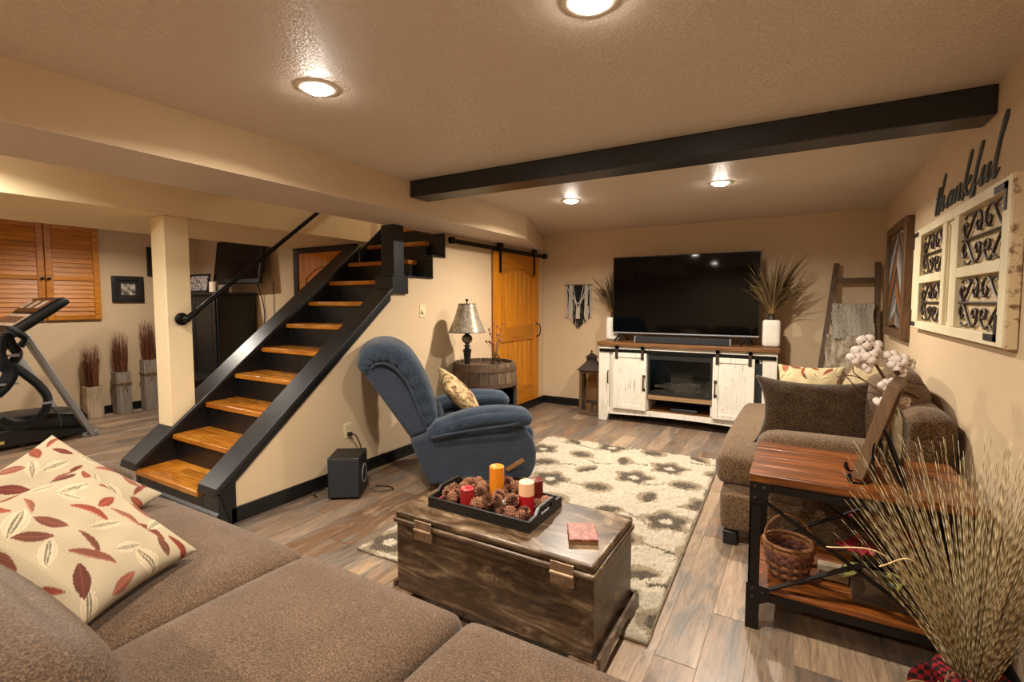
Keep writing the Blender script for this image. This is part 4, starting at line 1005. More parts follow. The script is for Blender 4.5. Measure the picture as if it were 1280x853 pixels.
# coaster stack
def coaster_mat():
    m, nt, b = newmat('coaster_print'); mp = coords(nt); n = noise(nt, mp, 45, 5, .7); r = ramp(nt, n.outputs[0], [(.38,'#5a2216'),(.52,'#7f4434'),(.66,'#a06a56')])
    nt.links.new(r.outputs[0], b.inputs['Base Color']); b.inputs['Roughness'].default_value = .45; return m
cs_ = top('coaster', 'square reddish stone coaster with faded lettering on the chest', 'coaster', (-.772, 1.895, KT+.001), 27)
MB().box(-.058,.058,-.075,.075,0,.012).build('cork_base', plain('cork','#8a6a48',.9), cs_, world=False, bevel=.002)
MB().box(-.06,.06,-.077,.077,.012,.024).build('tile', coaster_mat(), cs_, world=False, bevel=.003)
PRT = plain('coaster_lettering','#7a5a50',.6)
for row, (yy, n, s) in enumerate(((.035,12,.006),(.005,6,.009),(-.032,14,.004))):
    for i in range(n):
        xx = (i-(n-1)/2)*s*1.15
        MB().box(xx-s*.38, xx+s*.38, yy-s*.8, yy+s*.8, .0238, .0244).build('letter_mark', PRT, cs_, world=False)
# ------------------------------------------------------------------ loveseat along the right wall
ls = top('loveseat', 'brown chenille loveseat along the right wall behind the side table', 'sofa', (.15, 4.2, 0))
MB().soft(.98, 2.15, .25, .06, 10, (.015,.01,0), T(.09, 4.17, .205)).build('base', SOFA2, ls, smooth=True, angle=180)
MB().soft(.86, 1.82, .22, .075, 12, (.02,.02,.03), T(-.01, 4.13, .415)).build('seat_cushion', SOFA2, ls, smooth=True, angle=180)
for yc in (3.24, 5.12): MB().soft(.90, .27, .42, .085, 12, (.01,.01,.012), T(.245, yc, .475)).build('arm', SOFA2, ls, smooth=True, angle=180)
MB().soft(.24, 2.12, .74, .10, 10, (.01,0,.01), T(.58, 4.17, .52)).build('back_frame', SOFA2, ls, smooth=True, angle=180)
for y0_, y1_ in ((3.38, 4.18), (4.18, 4.98)):
    MB().soft(.27, y1_-y0_-.01, .54, .13, 12, (.03,.02,.04), T(.47, (y0_+y1_)/2, .78, 0, 9, 0)).build('back_cushion', SOFA2, ls, smooth=True, angle=180)
for x in (-.33, .55):
    for y in (3.16, 5.18): MB().box(x-.04, x+.04, y-.04, y+.04, 0, .085).build('foot', BLACKBASE, ls, bevel=.008)
pillow('lumbar_pillow', 'dark brown chenille pillow propped on the loveseat arm', .66, .44, .20, frame3((.08,3.505,.77), (1,.04,.01), (0,.28,1)), DARKPIL, None, 40, pinch=.2)
pillow('beige_pillow', 'beige chenille pillow leaning on the loveseat back', .50, .50, .16, frame3((.33,3.80,.84), (-.25,1,0), (.42,.1,1)), BEIGEPIL, None, 40)
pillow('throw_pillow', 'cream leaf-print pillow at the far end of the loveseat', .46, .44, .15, frame3((.07,4.50,.735), (1,-.1,.02), (.0,.35,1)), LEAFM, 33, 110, base='#a89874')

# ------------------------------------------------------------------ rustic side table
tx_, ty_ = -.172, 2.36; TW, TD, TZ = .775, .57, .70
sd = top('side_table', 'walnut-topped side table with black X-brace metal frame', 'side table', (tx_+TW/2, ty_+TD/2, 0))
for i in range(4):
    MB().box(tx_-.006, tx_+TW+.006, ty_-.006+i*(TD+.012)/4+.0006, ty_-.006+(i+1)*(TD+.012)/4-.0006, TZ-.036, TZ).build('top_plank', WALNUT, sd, bevel=.003)
DKM = plain('bronze_black_metal','#1b1512',.45,.5,bs=80,bst=.15)
MB().box(tx_, tx_+TW, ty_, ty_+.03, TZ-.075, TZ-.036).box(tx_, tx_+TW, ty_+TD-.03, ty_+TD, TZ-.075, TZ-.036).box(tx_, tx_+.03, ty_+.03, ty_+TD-.03, TZ-.075, TZ-.036).box(tx_+TW-.03, tx_+TW, ty_+.03, ty_+TD-.03, TZ-.075, TZ-.036).build('top_frame', DKM, sd)
MB().box(tx_+.01, tx_+TW-.01, ty_, ty_+.03, .135, .17).box(tx_+.01, tx_+TW-.01, ty_+TD-.03, ty_+TD, .135, .17).box(tx_, tx_+.03, ty_+.03, ty_+TD-.03, .135, .17).box(tx_+TW-.03, tx_+TW, ty_+.03, ty_+TD-.03, .135, .17).build('shelf_frame', DKM, sd)
for i in range(4): MB().box(tx_+.005, tx_+TW-.005, ty_+.004+i*(TD-.008)/4+.0006, ty_+.004+(i+1)*(TD-.008)/4-.0006, .17, .192).build('shelf_plank', WALNUT, sd, bevel=.002)
for x in (tx_, tx_+TW):
    s = 1 if x == tx_ else -1
    for y in (ty_, ty_+TD):
        r_ = 1 if y == ty_ else -1
        lg = MB().box(min(x,x+s*.045), max(x,x+s*.045), min(y,y+r_*.006), max(y,y+r_*.006), 0, TZ-.036).box(min(x,x+s*.006), max(x,x+s*.006), min(y,y+r_*.045), max(y,y+r_*.045), 0, TZ-.036).build('leg', DKM, sd)
        if r_ > 0:
            g = MB().prism([(x-s*.002,TZ-.036),(x+s*.085,TZ-.036),(x+s*.085,TZ-.06),(x+s*.055,TZ-.13),(x-s*.002,TZ-.13)], y-.006, y-.001, 'y').build('gusset', DKM, lg)
            MB().prism([(x-s*.006,.0),(x+s*.048,.0),(x+s*.048,.12),(x+s*.085,.14),(x+s*.085,.20),(x-s*.006,.205)], y-.007, y-.001, 'y').build('gusset', DKM, lg)
            for bx, bz in ((.02,TZ-.055),(.055,TZ-.055),(.02,TZ-.105),(.02,.185),(.06,.175),(.02,.145)): MB().sphere((x+s*bx, y-.008, bz), .007, 8, (1,.6,1)).build('rivet', IRON, lg, smooth=True)
for y in (ty_-.003, ty_+TD-.004):
    MB().bar((tx_+.05,y,TZ-.11),(tx_+TW-.05,y,.16),.008,.028,(0,1,0)).build('cross_brace', DKM, sd); MB().bar((tx_+.05,y+.007,.17),(tx_+TW-.05,y+.007,TZ-.11),.008,.028,(0,1,0)).build('cross_brace', DKM, sd)
for x in (tx_+TW-.004,):
    MB().bar((x,ty_+.04,TZ-.09),(x,ty_+TD-.04,.19),.028,.008,(0,0,1)).build('cross_brace', DKM, sd); MB().bar((x,ty_+.04,.19),(x,ty_+TD-.04,TZ-.09),.028,.008,(0,0,1)).build('cross_brace', DKM, sd)

# basket on the shelf
bk = top('wicker_basket', 'small woven basket with a bent handle on the table shelf', 'basket', (-.02, 2.535, .193))
W1 = plain('wicker_light','#8a5a34',.7,var=.25,vs=40); W2 = plain('wicker_dark','#4a2a20',.7,var=.25,vs=40); W3 = plain('wicker_mauve','#6e4038',.7,var=.2,vs=40)
MB().lathe([(.001,.002),(.07,.002),(.07,.008),(.001,.008)], n=24).build('bottom', W2, bk, world=False)
for r_ in range(8):
    z_ = .012+r_*.018; rad = .072+.026*(r_/7)**.7; n_ = 48; pts = []
    for i in range(n_):
        a = 2*math.pi*i/n_; rr_ = rad+.004*math.sin(12*a+math.pi*(r_ % 2)); pts.append((rr_*math.cos(a), rr_*math.sin(a), z_))
    big = r_ in (5,6)
    MB().tube(pts, .0062, 6, closed=True, flat=1.65).build('woven_row', W3 if big else (W1 if r_ % 2 else W2), bk, world=False, smooth=True)
for i in range(24):
    a = 2*math.pi*i/24; MB().tube([(.072*math.cos(a),.072*math.sin(a),.005),(.092*math.cos(a),.092*math.sin(a),.08),(.099*math.cos(a),.099*math.sin(a),.158)], .004, 4).build('stake', W1, bk, world=False)
MB().tube([(.10*math.cos(2*math.pi*i/40), .10*math.sin(2*math.pi*i/40), .16) for i in range(40)], .008, 6, closed=True).build('rim', W1, bk, world=False, smooth=True)
MB().tube(spline([(-.097,.0,.13),(-.092,.0,.20),(-.055,.0,.26),(0,.0,.285),(.055,.0,.26),(.092,.0,.20),(.097,.0,.13)],6), .006, 6).build('handle', W1, bk, world=False, smooth=True)
BLG = plain('dark_glass_piece','#1a2026',.25)
rr = random.Random(8)
for i, (dx, dy, dz) in enumerate(((-.03,-.02,.02),(.03,-.025,.02),(0,.035,.02),(.035,.02,.055),(-.035,.015,.055),(0,-.01,.09))):
    tag(MB().soft(.055,.045,.04,.018,5).build('basket_stone', BLG, smooth=True, loc=(-.02+dx,2.535+dy,.205+dz+.01), rot=(rr.random()*.6,rr.random()*.6,rr.random()*6)), 'shiny dark pebble in the wicker basket', 'pebble', 'pebbles in the basket')
# planter box with poinsettia
pb = top('planter_box', 'dark weathered wooden planter box on the table shelf', 'planter', (.36, 2.52, .193))
OW = wood('planter_wood', [(.25,'#241a12'),(.5,'#43331f'),(.75,'#5d4a30')], (1,12,12), 3, .8)
for y in (-.075,.063): MB().box(-.14,.14,y,y+.012,0,.15).build('side_board', OW, pb, world=False, bevel=.002)
for x in (-.14,.128): MB().box(x,x+.012,-.063,.063,0,.15).build('end_board', OW, pb, world=False, bevel=.002)
MB().box(-.128,.128,-.063,.063,0,.12).build('soil', plain('moss','#2d2a18',.95,bs=80,bst=.6), pb, world=False)
po = top('poinsettia', 'red poinsettia and berries with yellow-green leaves in the planter', 'flower arrangement', (.34, 2.52, .313))
REDP = plain('red_petal','#7c0f1e',.7,var=.2,vs=30); GRN = plain('olive_leaf','#7d7a35',.7,var=.25,vs=30); DGRN = plain('dark_leaf','#2a3018',.7,var=.2)
def leafshape(c, d, up, L, w_, m, nm, par):
    d = Vector(d).normalized(); s = d.cross(Vector(up)).normalized(); u = s.cross(d)
    ws = (0,.6,1,.8,.45,0); n_ = len(ws); vs = []; fs = []
    for i, k_ in enumerate(ws):
        t_ = i/(n_-1); p_ = Vector(c)+d*L*t_-u*L*.25*t_*t_; vs += [p_+s*w_*k_+u*.002, p_-u*w_*.22*k_, p_-s*w_*k_+u*.002, p_-u*(w_*.22*k_+.003)]
    for i in range(n_-1):
        for a_ in range(4): fs.append((i*4+a_, i*4+(a_+1)%4, (i+1)*4+(a_+1)%4, (i+1)*4+a_))
    return MB().add(vs, fs).build(nm, m, par, smooth=True)
rr = random.Random(4)
for fx, fy, fz, L in ((.24,2.47,.42,.085),(.40,2.50,.47,.08),(.33,2.56,.52,.07)):
    for i in range(7):
        a = i*2*math.pi/7+rr.random()*.4; leafshape((fx,fy,fz), (math.cos(a),math.sin(a)-.3,.25), (0,-.4,1), L*rr.uniform(.8,1.1), .026, REDP, 'petal', po)
    MB().tube([(fx,fy,fz),(fx*.5+.17,2.52,.30)], .004, 5).build('stem', DGRN, po)
    for i in range(3): MB().sphere((fx+rr.uniform(-.01,.01),fy-.01,fz+.012+rr.uniform(-.006,.006)), .006, 6).build('flower_eye', BRASS, po, smooth=True)
for i in range(9):
    a = rr.uniform(0,6.28); leafshape((.34+.09*math.cos(a),2.50+.04*math.sin(a),.345), (math.cos(a),math.sin(a)-.4,.1), (0,0,1), .11, .03, GRN if i % 2 == 0 else DGRN, 'leaf', po)
leafshape((.235,2.45,.36), (-.6,-.5,-.4), (0,-.3,1), .09, .03, GRN, 'leaf', po)
for i in range(10):
    c_ = (.25+rr.uniform(-.06,.2),2.48+rr.uniform(-.05,.05),.50+rr.uniform(-.04,.09)); MB().sphere(c_, .010, 8).build('red_berry', REDP, po, smooth=True); MB().tube([c_,(c_[0]*.6+.13,2.52,.32)],.0018,4).build('twig', OW, po)
bo = top('wood_block_sign', 'plain pale wooden block on the shelf beside the planter', 'wood block', (.15, 2.62, .193))
MB().box(.10,.215,2.58,2.68,.193,.235).build('block', PALEWOOD, bo, bevel=.004); MB().box(.10,.215,2.576,2.58,.197,.231).build('face', wood('pale_face',[(.3,'#7d6546'),(.7,'#a08a66')],(1,10,10)), bo)

# frame on a wire easel, bottle vase with cotton
fe = top('wooden_picture_frame', 'light wooden picture frame seen edge-on, leaning on a wire easel', 'picture frame', (.22, 2.56, TZ))
FW = wood('frame_oak', [(.3,'#4f3824'),(.6,'#6d5238')], (10,10,1), 3, .6); FI = plain('frame_back_board','#a07a52',.7,var=.1,vs=20)
Mf = T(.218, 2.46, TZ+.012, 0, 15, -13)
w_, h_ = .30, .42
for q in ((0,.03,0,h_),(w_-.03,w_,0,h_),(.03,w_-.03,0,.03),(.03,w_-.03,h_-.03,h_)): MB().box(-.022,.022,q[0],q[1],q[2],q[3],Mf).build('frame_bar', FW, fe, bevel=.003)
MB().box(.002,.008,.03,w_-.03,.03,h_-.03,Mf).build('back_board', FI, fe)
ea = top('wire_easel', 'twisted black wire easel holding the wooden picture frame', 'easel', (.28, 2.5, TZ))
WR = plain('black_wire','#101011',.4,.7,bs=300,bst=.8); zt = TZ+.005
for dy in (0.0, .17):
    MB().tube(spline([(.20,2.43+dy,zt),(.19,2.425+dy,zt+.035),(.185,2.42+dy,zt+.02),(.20,2.43+dy,zt),(.25,2.445+dy,zt),(.275,2.45+dy,zt+.03),(.268,2.45+dy,zt+.12),(.272,2.45+dy,zt+.165),(.285,2.455+dy,zt+.175),(.298,2.46+dy,zt+.165),(.30,2.462+dy,zt+.12)],6), .0045, 6).build('easel_hook', WR, ea, smooth=True)
    MB().tube(spline([(.285,2.455+dy,zt+.215),(.305,2.445+dy,zt+.225),(.33,2.435+dy,zt+.17),(.385,2.42+dy,zt+.0)],6), .0045, 6).build('easel_leg', WR, ea, smooth=True)
    MB().tube([(.285,2.455+dy,zt+.215),(.30,2.462+dy,zt+.12),(.375,2.40+dy,zt+.0)], .0045, 6).build('easel_strut', WR, ea, smooth=True)
MB().tube([(.275,2.45,zt+.03),(.275,2.62,zt+.03)], .0045, 6).tube([(.385,2.42,zt),(.385,2.59,zt)], .0045, 6).build('cross_wire', WR, ea, smooth=True)
gb = top('glass_bottle', 'clear glass bottle holding cotton stems on the side table', 'bottle', (.372, 2.80, TZ+.001))
prof = [(.001,.0),(.048,.0),(.054,.006),(.054,.20),(.050,.225),(.036,.255),(.018,.275),(.015,.30),(.022,.308),(.022,.314)]
MB().lathe(prof + [(.019,.314),(.012,.302),(.015,.276),(.033,.252),(.047,.222),(.051,.20),(.051,.012),(.001,.010)], n=28).build('glass', glass('bottle_glass', (.93,.92,.86), .0, .25), gb, world=False, smooth=True)
cs2 = top('cotton_stems', 'stems of white cotton bolls standing in the glass bottle', 'cotton stems', (.372, 2.80, TZ+.02))
CT_ = plain('cotton_white','#d8cdc4',1.0,bs=60,bst=.5); HUSK = plain('cotton_husk','#4a2d1c',.8); STEM = plain('cotton_stem','#5a4326',.8)
rr = random.Random(6)
def boll(c, r_):
    o = MB()
    for i in range(5):
        a = i*2*math.pi/5+rr.random()*.5; o.sphere((c[0]+r_*.55*math.cos(a), c[1]+r_*.55*math.sin(a)*.8, c[2]+r_*.45*math.sin(a*2+1)), r_*.72, 10)
    o.sphere(c, r_*.7, 10).build('cotton_boll', CT_, cs2, smooth=True)
    for i in range(3):
        a = rr.uniform(0,6.28); leafshape((c[0],c[1],c[2]-r_*.8), (math.cos(a),math.sin(a),.9), (math.sin(a),-math.cos(a),.2), r_*1.5, r_*.3, HUSK, 'husk', cs2)
bolls = [(.255,2.74,1.27,.034),(.235,2.76,1.225,.034),(.285,2.75,1.245,.034),(.215,2.74,1.19,.030),(.27,2.73,1.20,.034),(.30,2.77,1.195,.030),(.265,2.75,1.15,.026),(.25,2.77,1.16,.03),
         (.35,2.76,1.205,.030),(.385,2.75,1.19,.032),(.415,2.77,1.17,.028),(.365,2.74,1.165,.028),(.39,2.76,1.135,.024),(.33,2.73,1.075,.026),(.35,2.76,1.085,.024),(.315,2.72,1.00,.026),(.345,2.74,1.00,.022),(.40,2.74,1.005,.026)]
for i, (x, y, z_, r_) in enumerate(bolls):
    boll((x,y,z_), r_*.86)
for tx2, ty2, tz2 in ((.25,2.75,1.24),(.29,2.76,1.18),(.385,2.76,1.16),(.345,2.75,1.05),(.33,2.74,.99),(.395,2.75,.99)):
    MB().tube(spline([(.372+rr.uniform(-.02,.02),2.80+rr.uniform(-.02,.02),TZ+.02),(.372,2.80,TZ+.30),((.372+tx2)/2,(2.80+ty2)/2,(TZ+.34+tz2)/2),(tx2,ty2,tz2)],6), .0045, 6).build('stem', STEM, cs2, smooth=True)
for pts in (((.34,2.77,1.02),(.27,2.75,1.08),(.21,2.74,1.11),(.15,2.73,1.10)),((.34,2.77,1.02),(.24,2.74,1.05),(.20,2.73,1.09),(.17,2.72,1.13)),((.27,2.75,1.08),(.22,2.74,1.12),(.21,2.73,1.15)),((.33,2.77,.99),(.25,2.74,1.01),(.21,2.73,1.06))):
    MB().tube(spline(pts,5), .0025, 5).build('twig', HUSK, cs2, smooth=True)
for c_, d_ in (((.40,2.75,1.10),(.8,-.2,.05)),((.385,2.74,1.05),(.7,-.3,-.05)),((.375,2.74,1.12),(-.1,-.6,.5))): leafshape(c_, d_, (0,-.3,1), .07, .014, HUSK, 'dry_leaf', cs2)

# floor pot of banded grass with plaid bow
PX, PY = .535, 2.16
gp = top('flower_pot', 'floor pot wrapped in red plaid ribbon in front of the side table', 'pot', (PX, PY, 0))
MB().lathe([(.001,.001),(.075,.001),(.085,.02),(.098,.15),(.10,.19),(.093,.19),(.088,.15),(.001,.14)], n=28).build('pot', plain('grey_green_pot','#5a5a4e',.5), gp, world=False, smooth=True)
def plaid():
    m, nt, b = newmat('red_plaid'); tc = N(nt,'ShaderNodeTexCoord'); ck = N(nt,'ShaderNodeTexChecker'); ck.inputs['Scale'].default_value = 55
    nt.links.new(tc.outputs['Object'], ck.inputs['Vector']); ck.inputs['Color1'].default_value = (*lin('#8f0f22'),1); ck.inputs['Color2'].default_value = (*lin('#14090b'),1)
    nt.links.new(ck.outputs['Color'], b.inputs['Base Color']); b.inputs['Roughness'].default_value = .8; return m
PLD = plaid()
MB().lathe([(.0985,.13),(.104,.135),(.106,.185),(.101,.195)], n=28).build('ribbon_band', PLD, gp, world=False, smooth=True)
def loop(pts, w, m, nm):
    P = spline(pts, 7); mb = MB(); vs = []; 
    for i, p in enumerate(P): vs += [p+Vector((0,-.002,w/2)), p+Vector((0,.002,w/2)), p+Vector((0,.002,-w/2)), p+Vector((0,-.002,-w/2))]
    fs = [(i*4+a, i*4+(a+1)%4, (i+1)*4+(a+1)%4, (i+1)*4+a) for i in range(len(P)-1) for a in range(4)]
    return mb.add(vs, fs).build(nm, m, gp, world=False, smooth=True)
bc = (-.085,-.075,.16)
loop([bc,(-.15,-.10,.21),(-.19,-.11,.15),(-.15,-.12,.10),bc], .065, PLD, 'bow_loop'); loop([bc,(-.03,-.13,.21),(.02,-.14,.16),(-.02,-.13,.11),bc], .065, PLD, 'bow_loop')
loop([bc,(-.12,-.11,.08),(-.14,-.12,.005)], .06, PLD, 'bow_tail'); loop([bc,(-.04,-.13,.08),(-.02,-.14,.005)], .06, PLD, 'bow_tail')
RAF = plain('raffia','#8f7350',.9,var=.2,vs=50)
rr = random.Random(3)
for i in range(14):
    a = rr.uniform(0,6.28); L = rr.uniform(.07,.15); e_ = Vector((math.cos(a)*L-.02, -.05-rr.random()*.03, math.sin(a)*L*.8)); b_ = Vector((bc[0]-.01,bc[1]-.03,bc[2]+.01))
    loop([b_, b_+e_*.6+Vector((0,-.02,.03)), b_+e_+Vector((0,0,-.03))], .010, RAF, 'raffia_strand')
BG = vcol('banded_grass', .6)
def banded():
    mb = MB(); rr = random.Random(21); lt = np.array(lin('#d6c6a2')); dk = np.array(lin('#5e4a2c')); md = np.array(lin('#a08a5c'))
    for i in range(330):
        a = rr.uniform(0,2*math.pi); s = rr.random()**.6; L = rr.uniform(.52,.90); spread = .37*s
        ox, oy = math.cos(a)*spread, math.sin(a)*spread*.9-.03
        if ox > 0: ox = min(ox, .45*ox)
        bx, by = PX+.045*math.cos(a)*s, PY+.045*math.sin(a)*s; n_ = 44; pts = []; cl = []
        zh = math.sqrt(max(.05, L*L-(ox*ox+oy*oy)*.6))
        for j in range(n_):
            t = j/(n_-1); q = t**1.25
            pts.append((min(.703, bx+ox*q), by+oy*q, .145+zh*t*(1-.10*s*t)))
            cl.append(lt if (j+i) % 3 == 0 else (md if (j+i) % 3 == 1 else dk) if t < .97 else lt)
        m0 = len(mb.v); mb.tube(pts, [.0024*(1-.72*j/(n_-1)) for j in range(n_)], 3, caps=False)
        kk = rr.uniform(.7,1.15)
        for c in cl: mb.c += [(*np.clip(c*kk,0,1),1)]*3
    return mb
tag(banded().build('banded_stems', BG, smooth=True), 'tall spray of tan and brown banded zebra grass in the floor pot', 'dried grass')
MB_ = MB()
for pts in (((PX,PY,.17),(.40,2.06,.42),(.26,2.02,.60),(.10,2.02,.585)),((PX,PY,.17),(.42,2.05,.46),(.34,2.02,.60),(.25,2.0,.565)),((PX,PY,.17),(.60,2.0,.20),(.66,1.9,.19))):
    MB_.tube(spline(pts,8), .0025, 4)
tag(MB_.build('long_blades', plain('pale_blade','#c0a878',.7), smooth=True), 'few long pale blades arching out of the floor pot', 'grass blades')
# ------------------------------------------------------------------ blue recliner (local: x forward, -y is its right side)
RC = top('recliner', 'blue corduroy recliner with rolled arms and a rounded headrest', 'recliner', (-2.655, 3.075, 0), 45)
hw = .40
side = [(.0,.075),(.80,.06),(.845,.16),(.85,.28),(.82,.38),(.76,.46),(.66,.515),(.18,.515),(.02,.47),(-.13,.42)]
def smoothpoly(P, n=4):
    return [(p.x, p.y) for p in spline([(a,b,0) for a,b in P], n, closed=True)]
for s in (-1, 1):
    y = s*(hw-.045)
    MB().prism(side, y-.05, y+.05, 'y').build('side_panel', BLUEDARK, RC, world=False, bevel=.03, seg=4)
# lower back shell and upper back shell
MB().prism([(.0,.075),(-.13,.42),(.10,.50),(.20,.09)], -hw+.02, hw-.02, 'y').build('lower_back', BLUEDARK, RC, world=False, bevel=.02, seg=3)
back = [(-.125,.425),(-.455,.925),(-.46,1.0),(-.33,1.02),(-.18,.93),(-.08,.76),(-.02,.57),(.02,.47)]
def taper(name, poly, m, w0, w1, bev):
    mb = MB(); n = len(poly); vs = []
    for s in (-1,1):
        for x, z in poly: vs.append((x, s*(w0+(w1-w0)*(z-.42)/.65), z))
    fs = [tuple(range(n)), tuple(range(2*n-1,n-1,-1))]+[(i,n+i,n+(i+1)%n,(i+1)%n) for i in range(n)]
    mb.add(vs, fs); return mb.build(name, m, RC, world=False, bevel=bev, seg=4)
taper('back_shell', back, BLUEDARK, .335, .315, .03)
# one big crescent cushion rolls over the top and down the front of the back
cres = [(-.435,.925,.03,.325),(-.445,.985,.065,.34),(-.40,1.055,.085,.35),(-.29,1.075,.095,.36),(-.18,1.02,.097,.365),(-.09,.90,.09,.37),(-.03,.76,.085,.37),(.015,.62,.08,.365),(.035,.50,.05,.345)]
PC_ = spline([(a, b, 0) for a, b, c, d in cres], 7); TW_ = spline([(c, d, 0) for a, b, c, d in cres], 7)
vs = []; NS = 36; nP = len(PC_)
for i, p in enumerate(PC_):
    t_ = (PC_[min(i+1,nP-1)]-PC_[max(i-1,0)]).normalized(); nn = Vector((-t_.y, t_.x)); ht, wd_ = TW_[i].x, TW_[i].y
    for q in range(NS):
        a = 2*math.pi*q/NS; ca, sa = math.cos(a), math.sin(a)
        yy = wd_*math.copysign(abs(ca)**.5, ca); oo = ht*math.copysign(abs(sa)**.62, sa)
        g = .006*math.sin(i*1.15)*abs(ca)**4
        vs.append((p.x+nn.x*(oo+g), yy+(.004*math.sin(i*1.15) if abs(ca) > .8 else 0), p.y+nn.y*(oo+g)))
fs = [(i*NS+q, i*NS+(q+1)%NS, (i+1)*NS+(q+1)%NS, (i+1)*NS+q) for i in range(nP-1) for q in range(NS)]+[tuple(range(NS))[::-1], tuple(range((nP-1)*NS, nP*NS))]
MB().add(vs, fs).build('headrest_cushion', BLUE, RC, world=False, smooth=True, angle=180)
for s in (-1,1):
    Q = []
    for i in range(0, nP, 2):
        p = PC_[i]; t_ = (PC_[min(i+1,nP-1)]-PC_[max(i-1,0)]).normalized(); Q.append((p.x+t_.y*TW_[i].x*.80, s*TW_[i].y*.965, p.y-t_.x*TW_[i].x*.80))
    MB().tube(Q, .011, 8).build('welt_cord', BLUE, RC, world=False, smooth=True)
# inner back and lumbar cushions
Mb = T(-.10, 0, .76, 0, -27, 0)
MB().soft(.20, .58, .34, .09, 12, (.04,.02,.03), Mb).build('back_cushion', BLUE, RC, world=False, smooth=True, angle=180)
MB().soft(.20, .58, .24, .09, 12, (.04,.02,.03), T(.02,0,.54,0,-22,0)).build('lumbar_cushion', BLUE, RC, world=False, smooth=True, angle=180)
MB().soft(.66, .56, .20, .08, 12, (.03,.01,.03), T(.46,0,.39,0,-4,0)).build('seat_cushion', BLUE, RC, world=False, smooth=True, angle=180)
MB().soft(.12, .60, .36, .055, 10, (.02,.0,.0), T(.80,0,.26,0,3,0)).build('footrest', BLUE, RC, world=False, smooth=True, angle=180)
for s in (-1, 1):
    def armf(o, p):
        x, y, z = o; t = (p[0]+1)/2
        z += .045*math.sin(math.pi*t)**1.0-.035*(1-t)**2; y *= .80+.30*t; z *= 1
        if p[2] > 0: z += .005*math.sin(x*55)*(1-abs(p[1]))
        return (x, y, z)
    MB().soft(.80, .205, .135, .066, 18, (.01,.012,.018), T(.40, s*(hw-.03), .525, 0, -3, 0), armf).build('arm_pad', BLUE, RC, world=False, smooth=True, angle=180)
    P = spline([(.02,s*(hw+.055),.453),(.2,s*(hw+.066),.481),(.42,s*(hw+.078),.501),(.62,s*(hw+.082),.518),(.755,s*(hw+.05),.538),(.80,s*(hw-.03),.543)],6)
    MB().tube(P, .010, 8).build('welt_cord', BLUE, RC, world=False, smooth=True)
MB().box(.08,.72,-.33,.33,.02,.10).build('base_frame', PLASTIC, RC, world=False, bevel=.01)
for s in (-1,1): MB().tube(spline([(.02,s*.28,.035),(.25,s*.28,.012),(.5,s*.28,.012),(.74,s*.28,.035)],6), .012, 6).build('rocker', wood('rocker_wood',[(.3,'#4a2c16'),(.7,'#6b4526')]), RC, world=False)
MB().bar((.60,-hw-.03,.155),(.72,-hw-.065,.235),.014,.032).bar((.60,-hw+.02,.155),(.60,-hw-.035,.155),.02,.02).build('recline_lever', wood('lever_wood',[(.3,'#6b4220'),(.7,'#8f6234')]), RC, world=False, bevel=.004)
# camouflage pillow on the seat
def camo():
    m, nt, b = newmat('camo_print'); mp = coords(nt); n = noise(nt, mp, 11, 5, .65, 1.5)
    r = ramp(nt, n.outputs[0], [(.30,'#231c12'),(.40,'#6e5230'),(.47,'#a07d48'),(.53,'#c6b48c'),(.60,'#7d4a26'),(.68,'#6a6a3c'),(.75,'#d8cdb4')], 'LINEAR')
    nt.links.new(r.outputs[0], b.inputs['Base Color']); b.inputs['Roughness'].default_value = .9; return m
def rl2w(x, y, z): return wm(RC) @ Vector((x, y, z))
cw = rl2w(.30, -.02, .68); dx = rl2w(1,0,0)-rl2w(0,0,0); dy = rl2w(0,1,0)-rl2w(0,0,0)
pillow('camo_pillow', 'camouflage woodland-print pillow on the blue recliner', .46, .42, .15, frame3(cw, dx*.62+Vector((0,0,-.62))+dy*.25, dy*.9+dx*-.1+Vector((0,0,.35))), camo(), None, 44)

# ------------------------------------------------------------------ barrel table with lamp
bcx, bcy = -2.845, 4.26; BH = .83
ba = top('barrel_table', 'half wine-barrel side table with an open front beside the barn door', 'barrel table', (bcx, bcy, 0))
def br(z): return .29+.055*math.sin(math.pi*min(1, (z+.12)/1.15))
ns = 22; OP0, OP1 = R(-75), R(12)
for i in range(ns):
    a0, a1 = 2*math.pi*i/ns+.008, 2*math.pi*(i+1)/ns-.008; am = (a0+a1)/2; am = (am+math.pi) % (2*math.pi)-math.pi
    z0_ = .635 if OP0 < am < OP1 else 0.0
    zs = [z0_+(BH-z0_)*k_/6 for k_ in range(7)]; vs = []
    for z_ in zs:
        for rr_, a in ((br(z_),a0),(br(z_),a1),(br(z_)-.022,a1),(br(z_)-.022,a0)): vs.append((bcx+rr_*math.cos(a), bcy+rr_*math.sin(a), z_))
    fs = [(k_*4+q, k_*4+(q+1)%4, (k_+1)*4+(q+1)%4, (k_+1)*4+q) for k_ in range(6) for q in range(4)]+[(3,2,1,0),(24,25,26,27)]
    MB().add(vs, fs).build('stave', BARRELW, ba)
HOOP = plain('rust_hoop','#5a4534',.5,.5,bs=50,bst=.2,var=.2)
for z_ in (.615, .775): MB().lathe([(br(z_-.02)+.001,z_-.02),(br(z_-.02)+.006,z_-.02),(br(z_+.02)+.006,z_+.02),(br(z_+.02)+.001,z_+.02)], (bcx,bcy,0), 44).build('hoop', HOOP, ba, smooth=True)
MB().lathe([(.001,BH-.075),(br(BH)-.024,BH-.075),(br(BH)-.024,BH-.06),(.001,BH-.06)], (bcx,bcy,0), 32).build('barrel_head', plain('barrel_head','#241a12',.6,var=.2), ba)
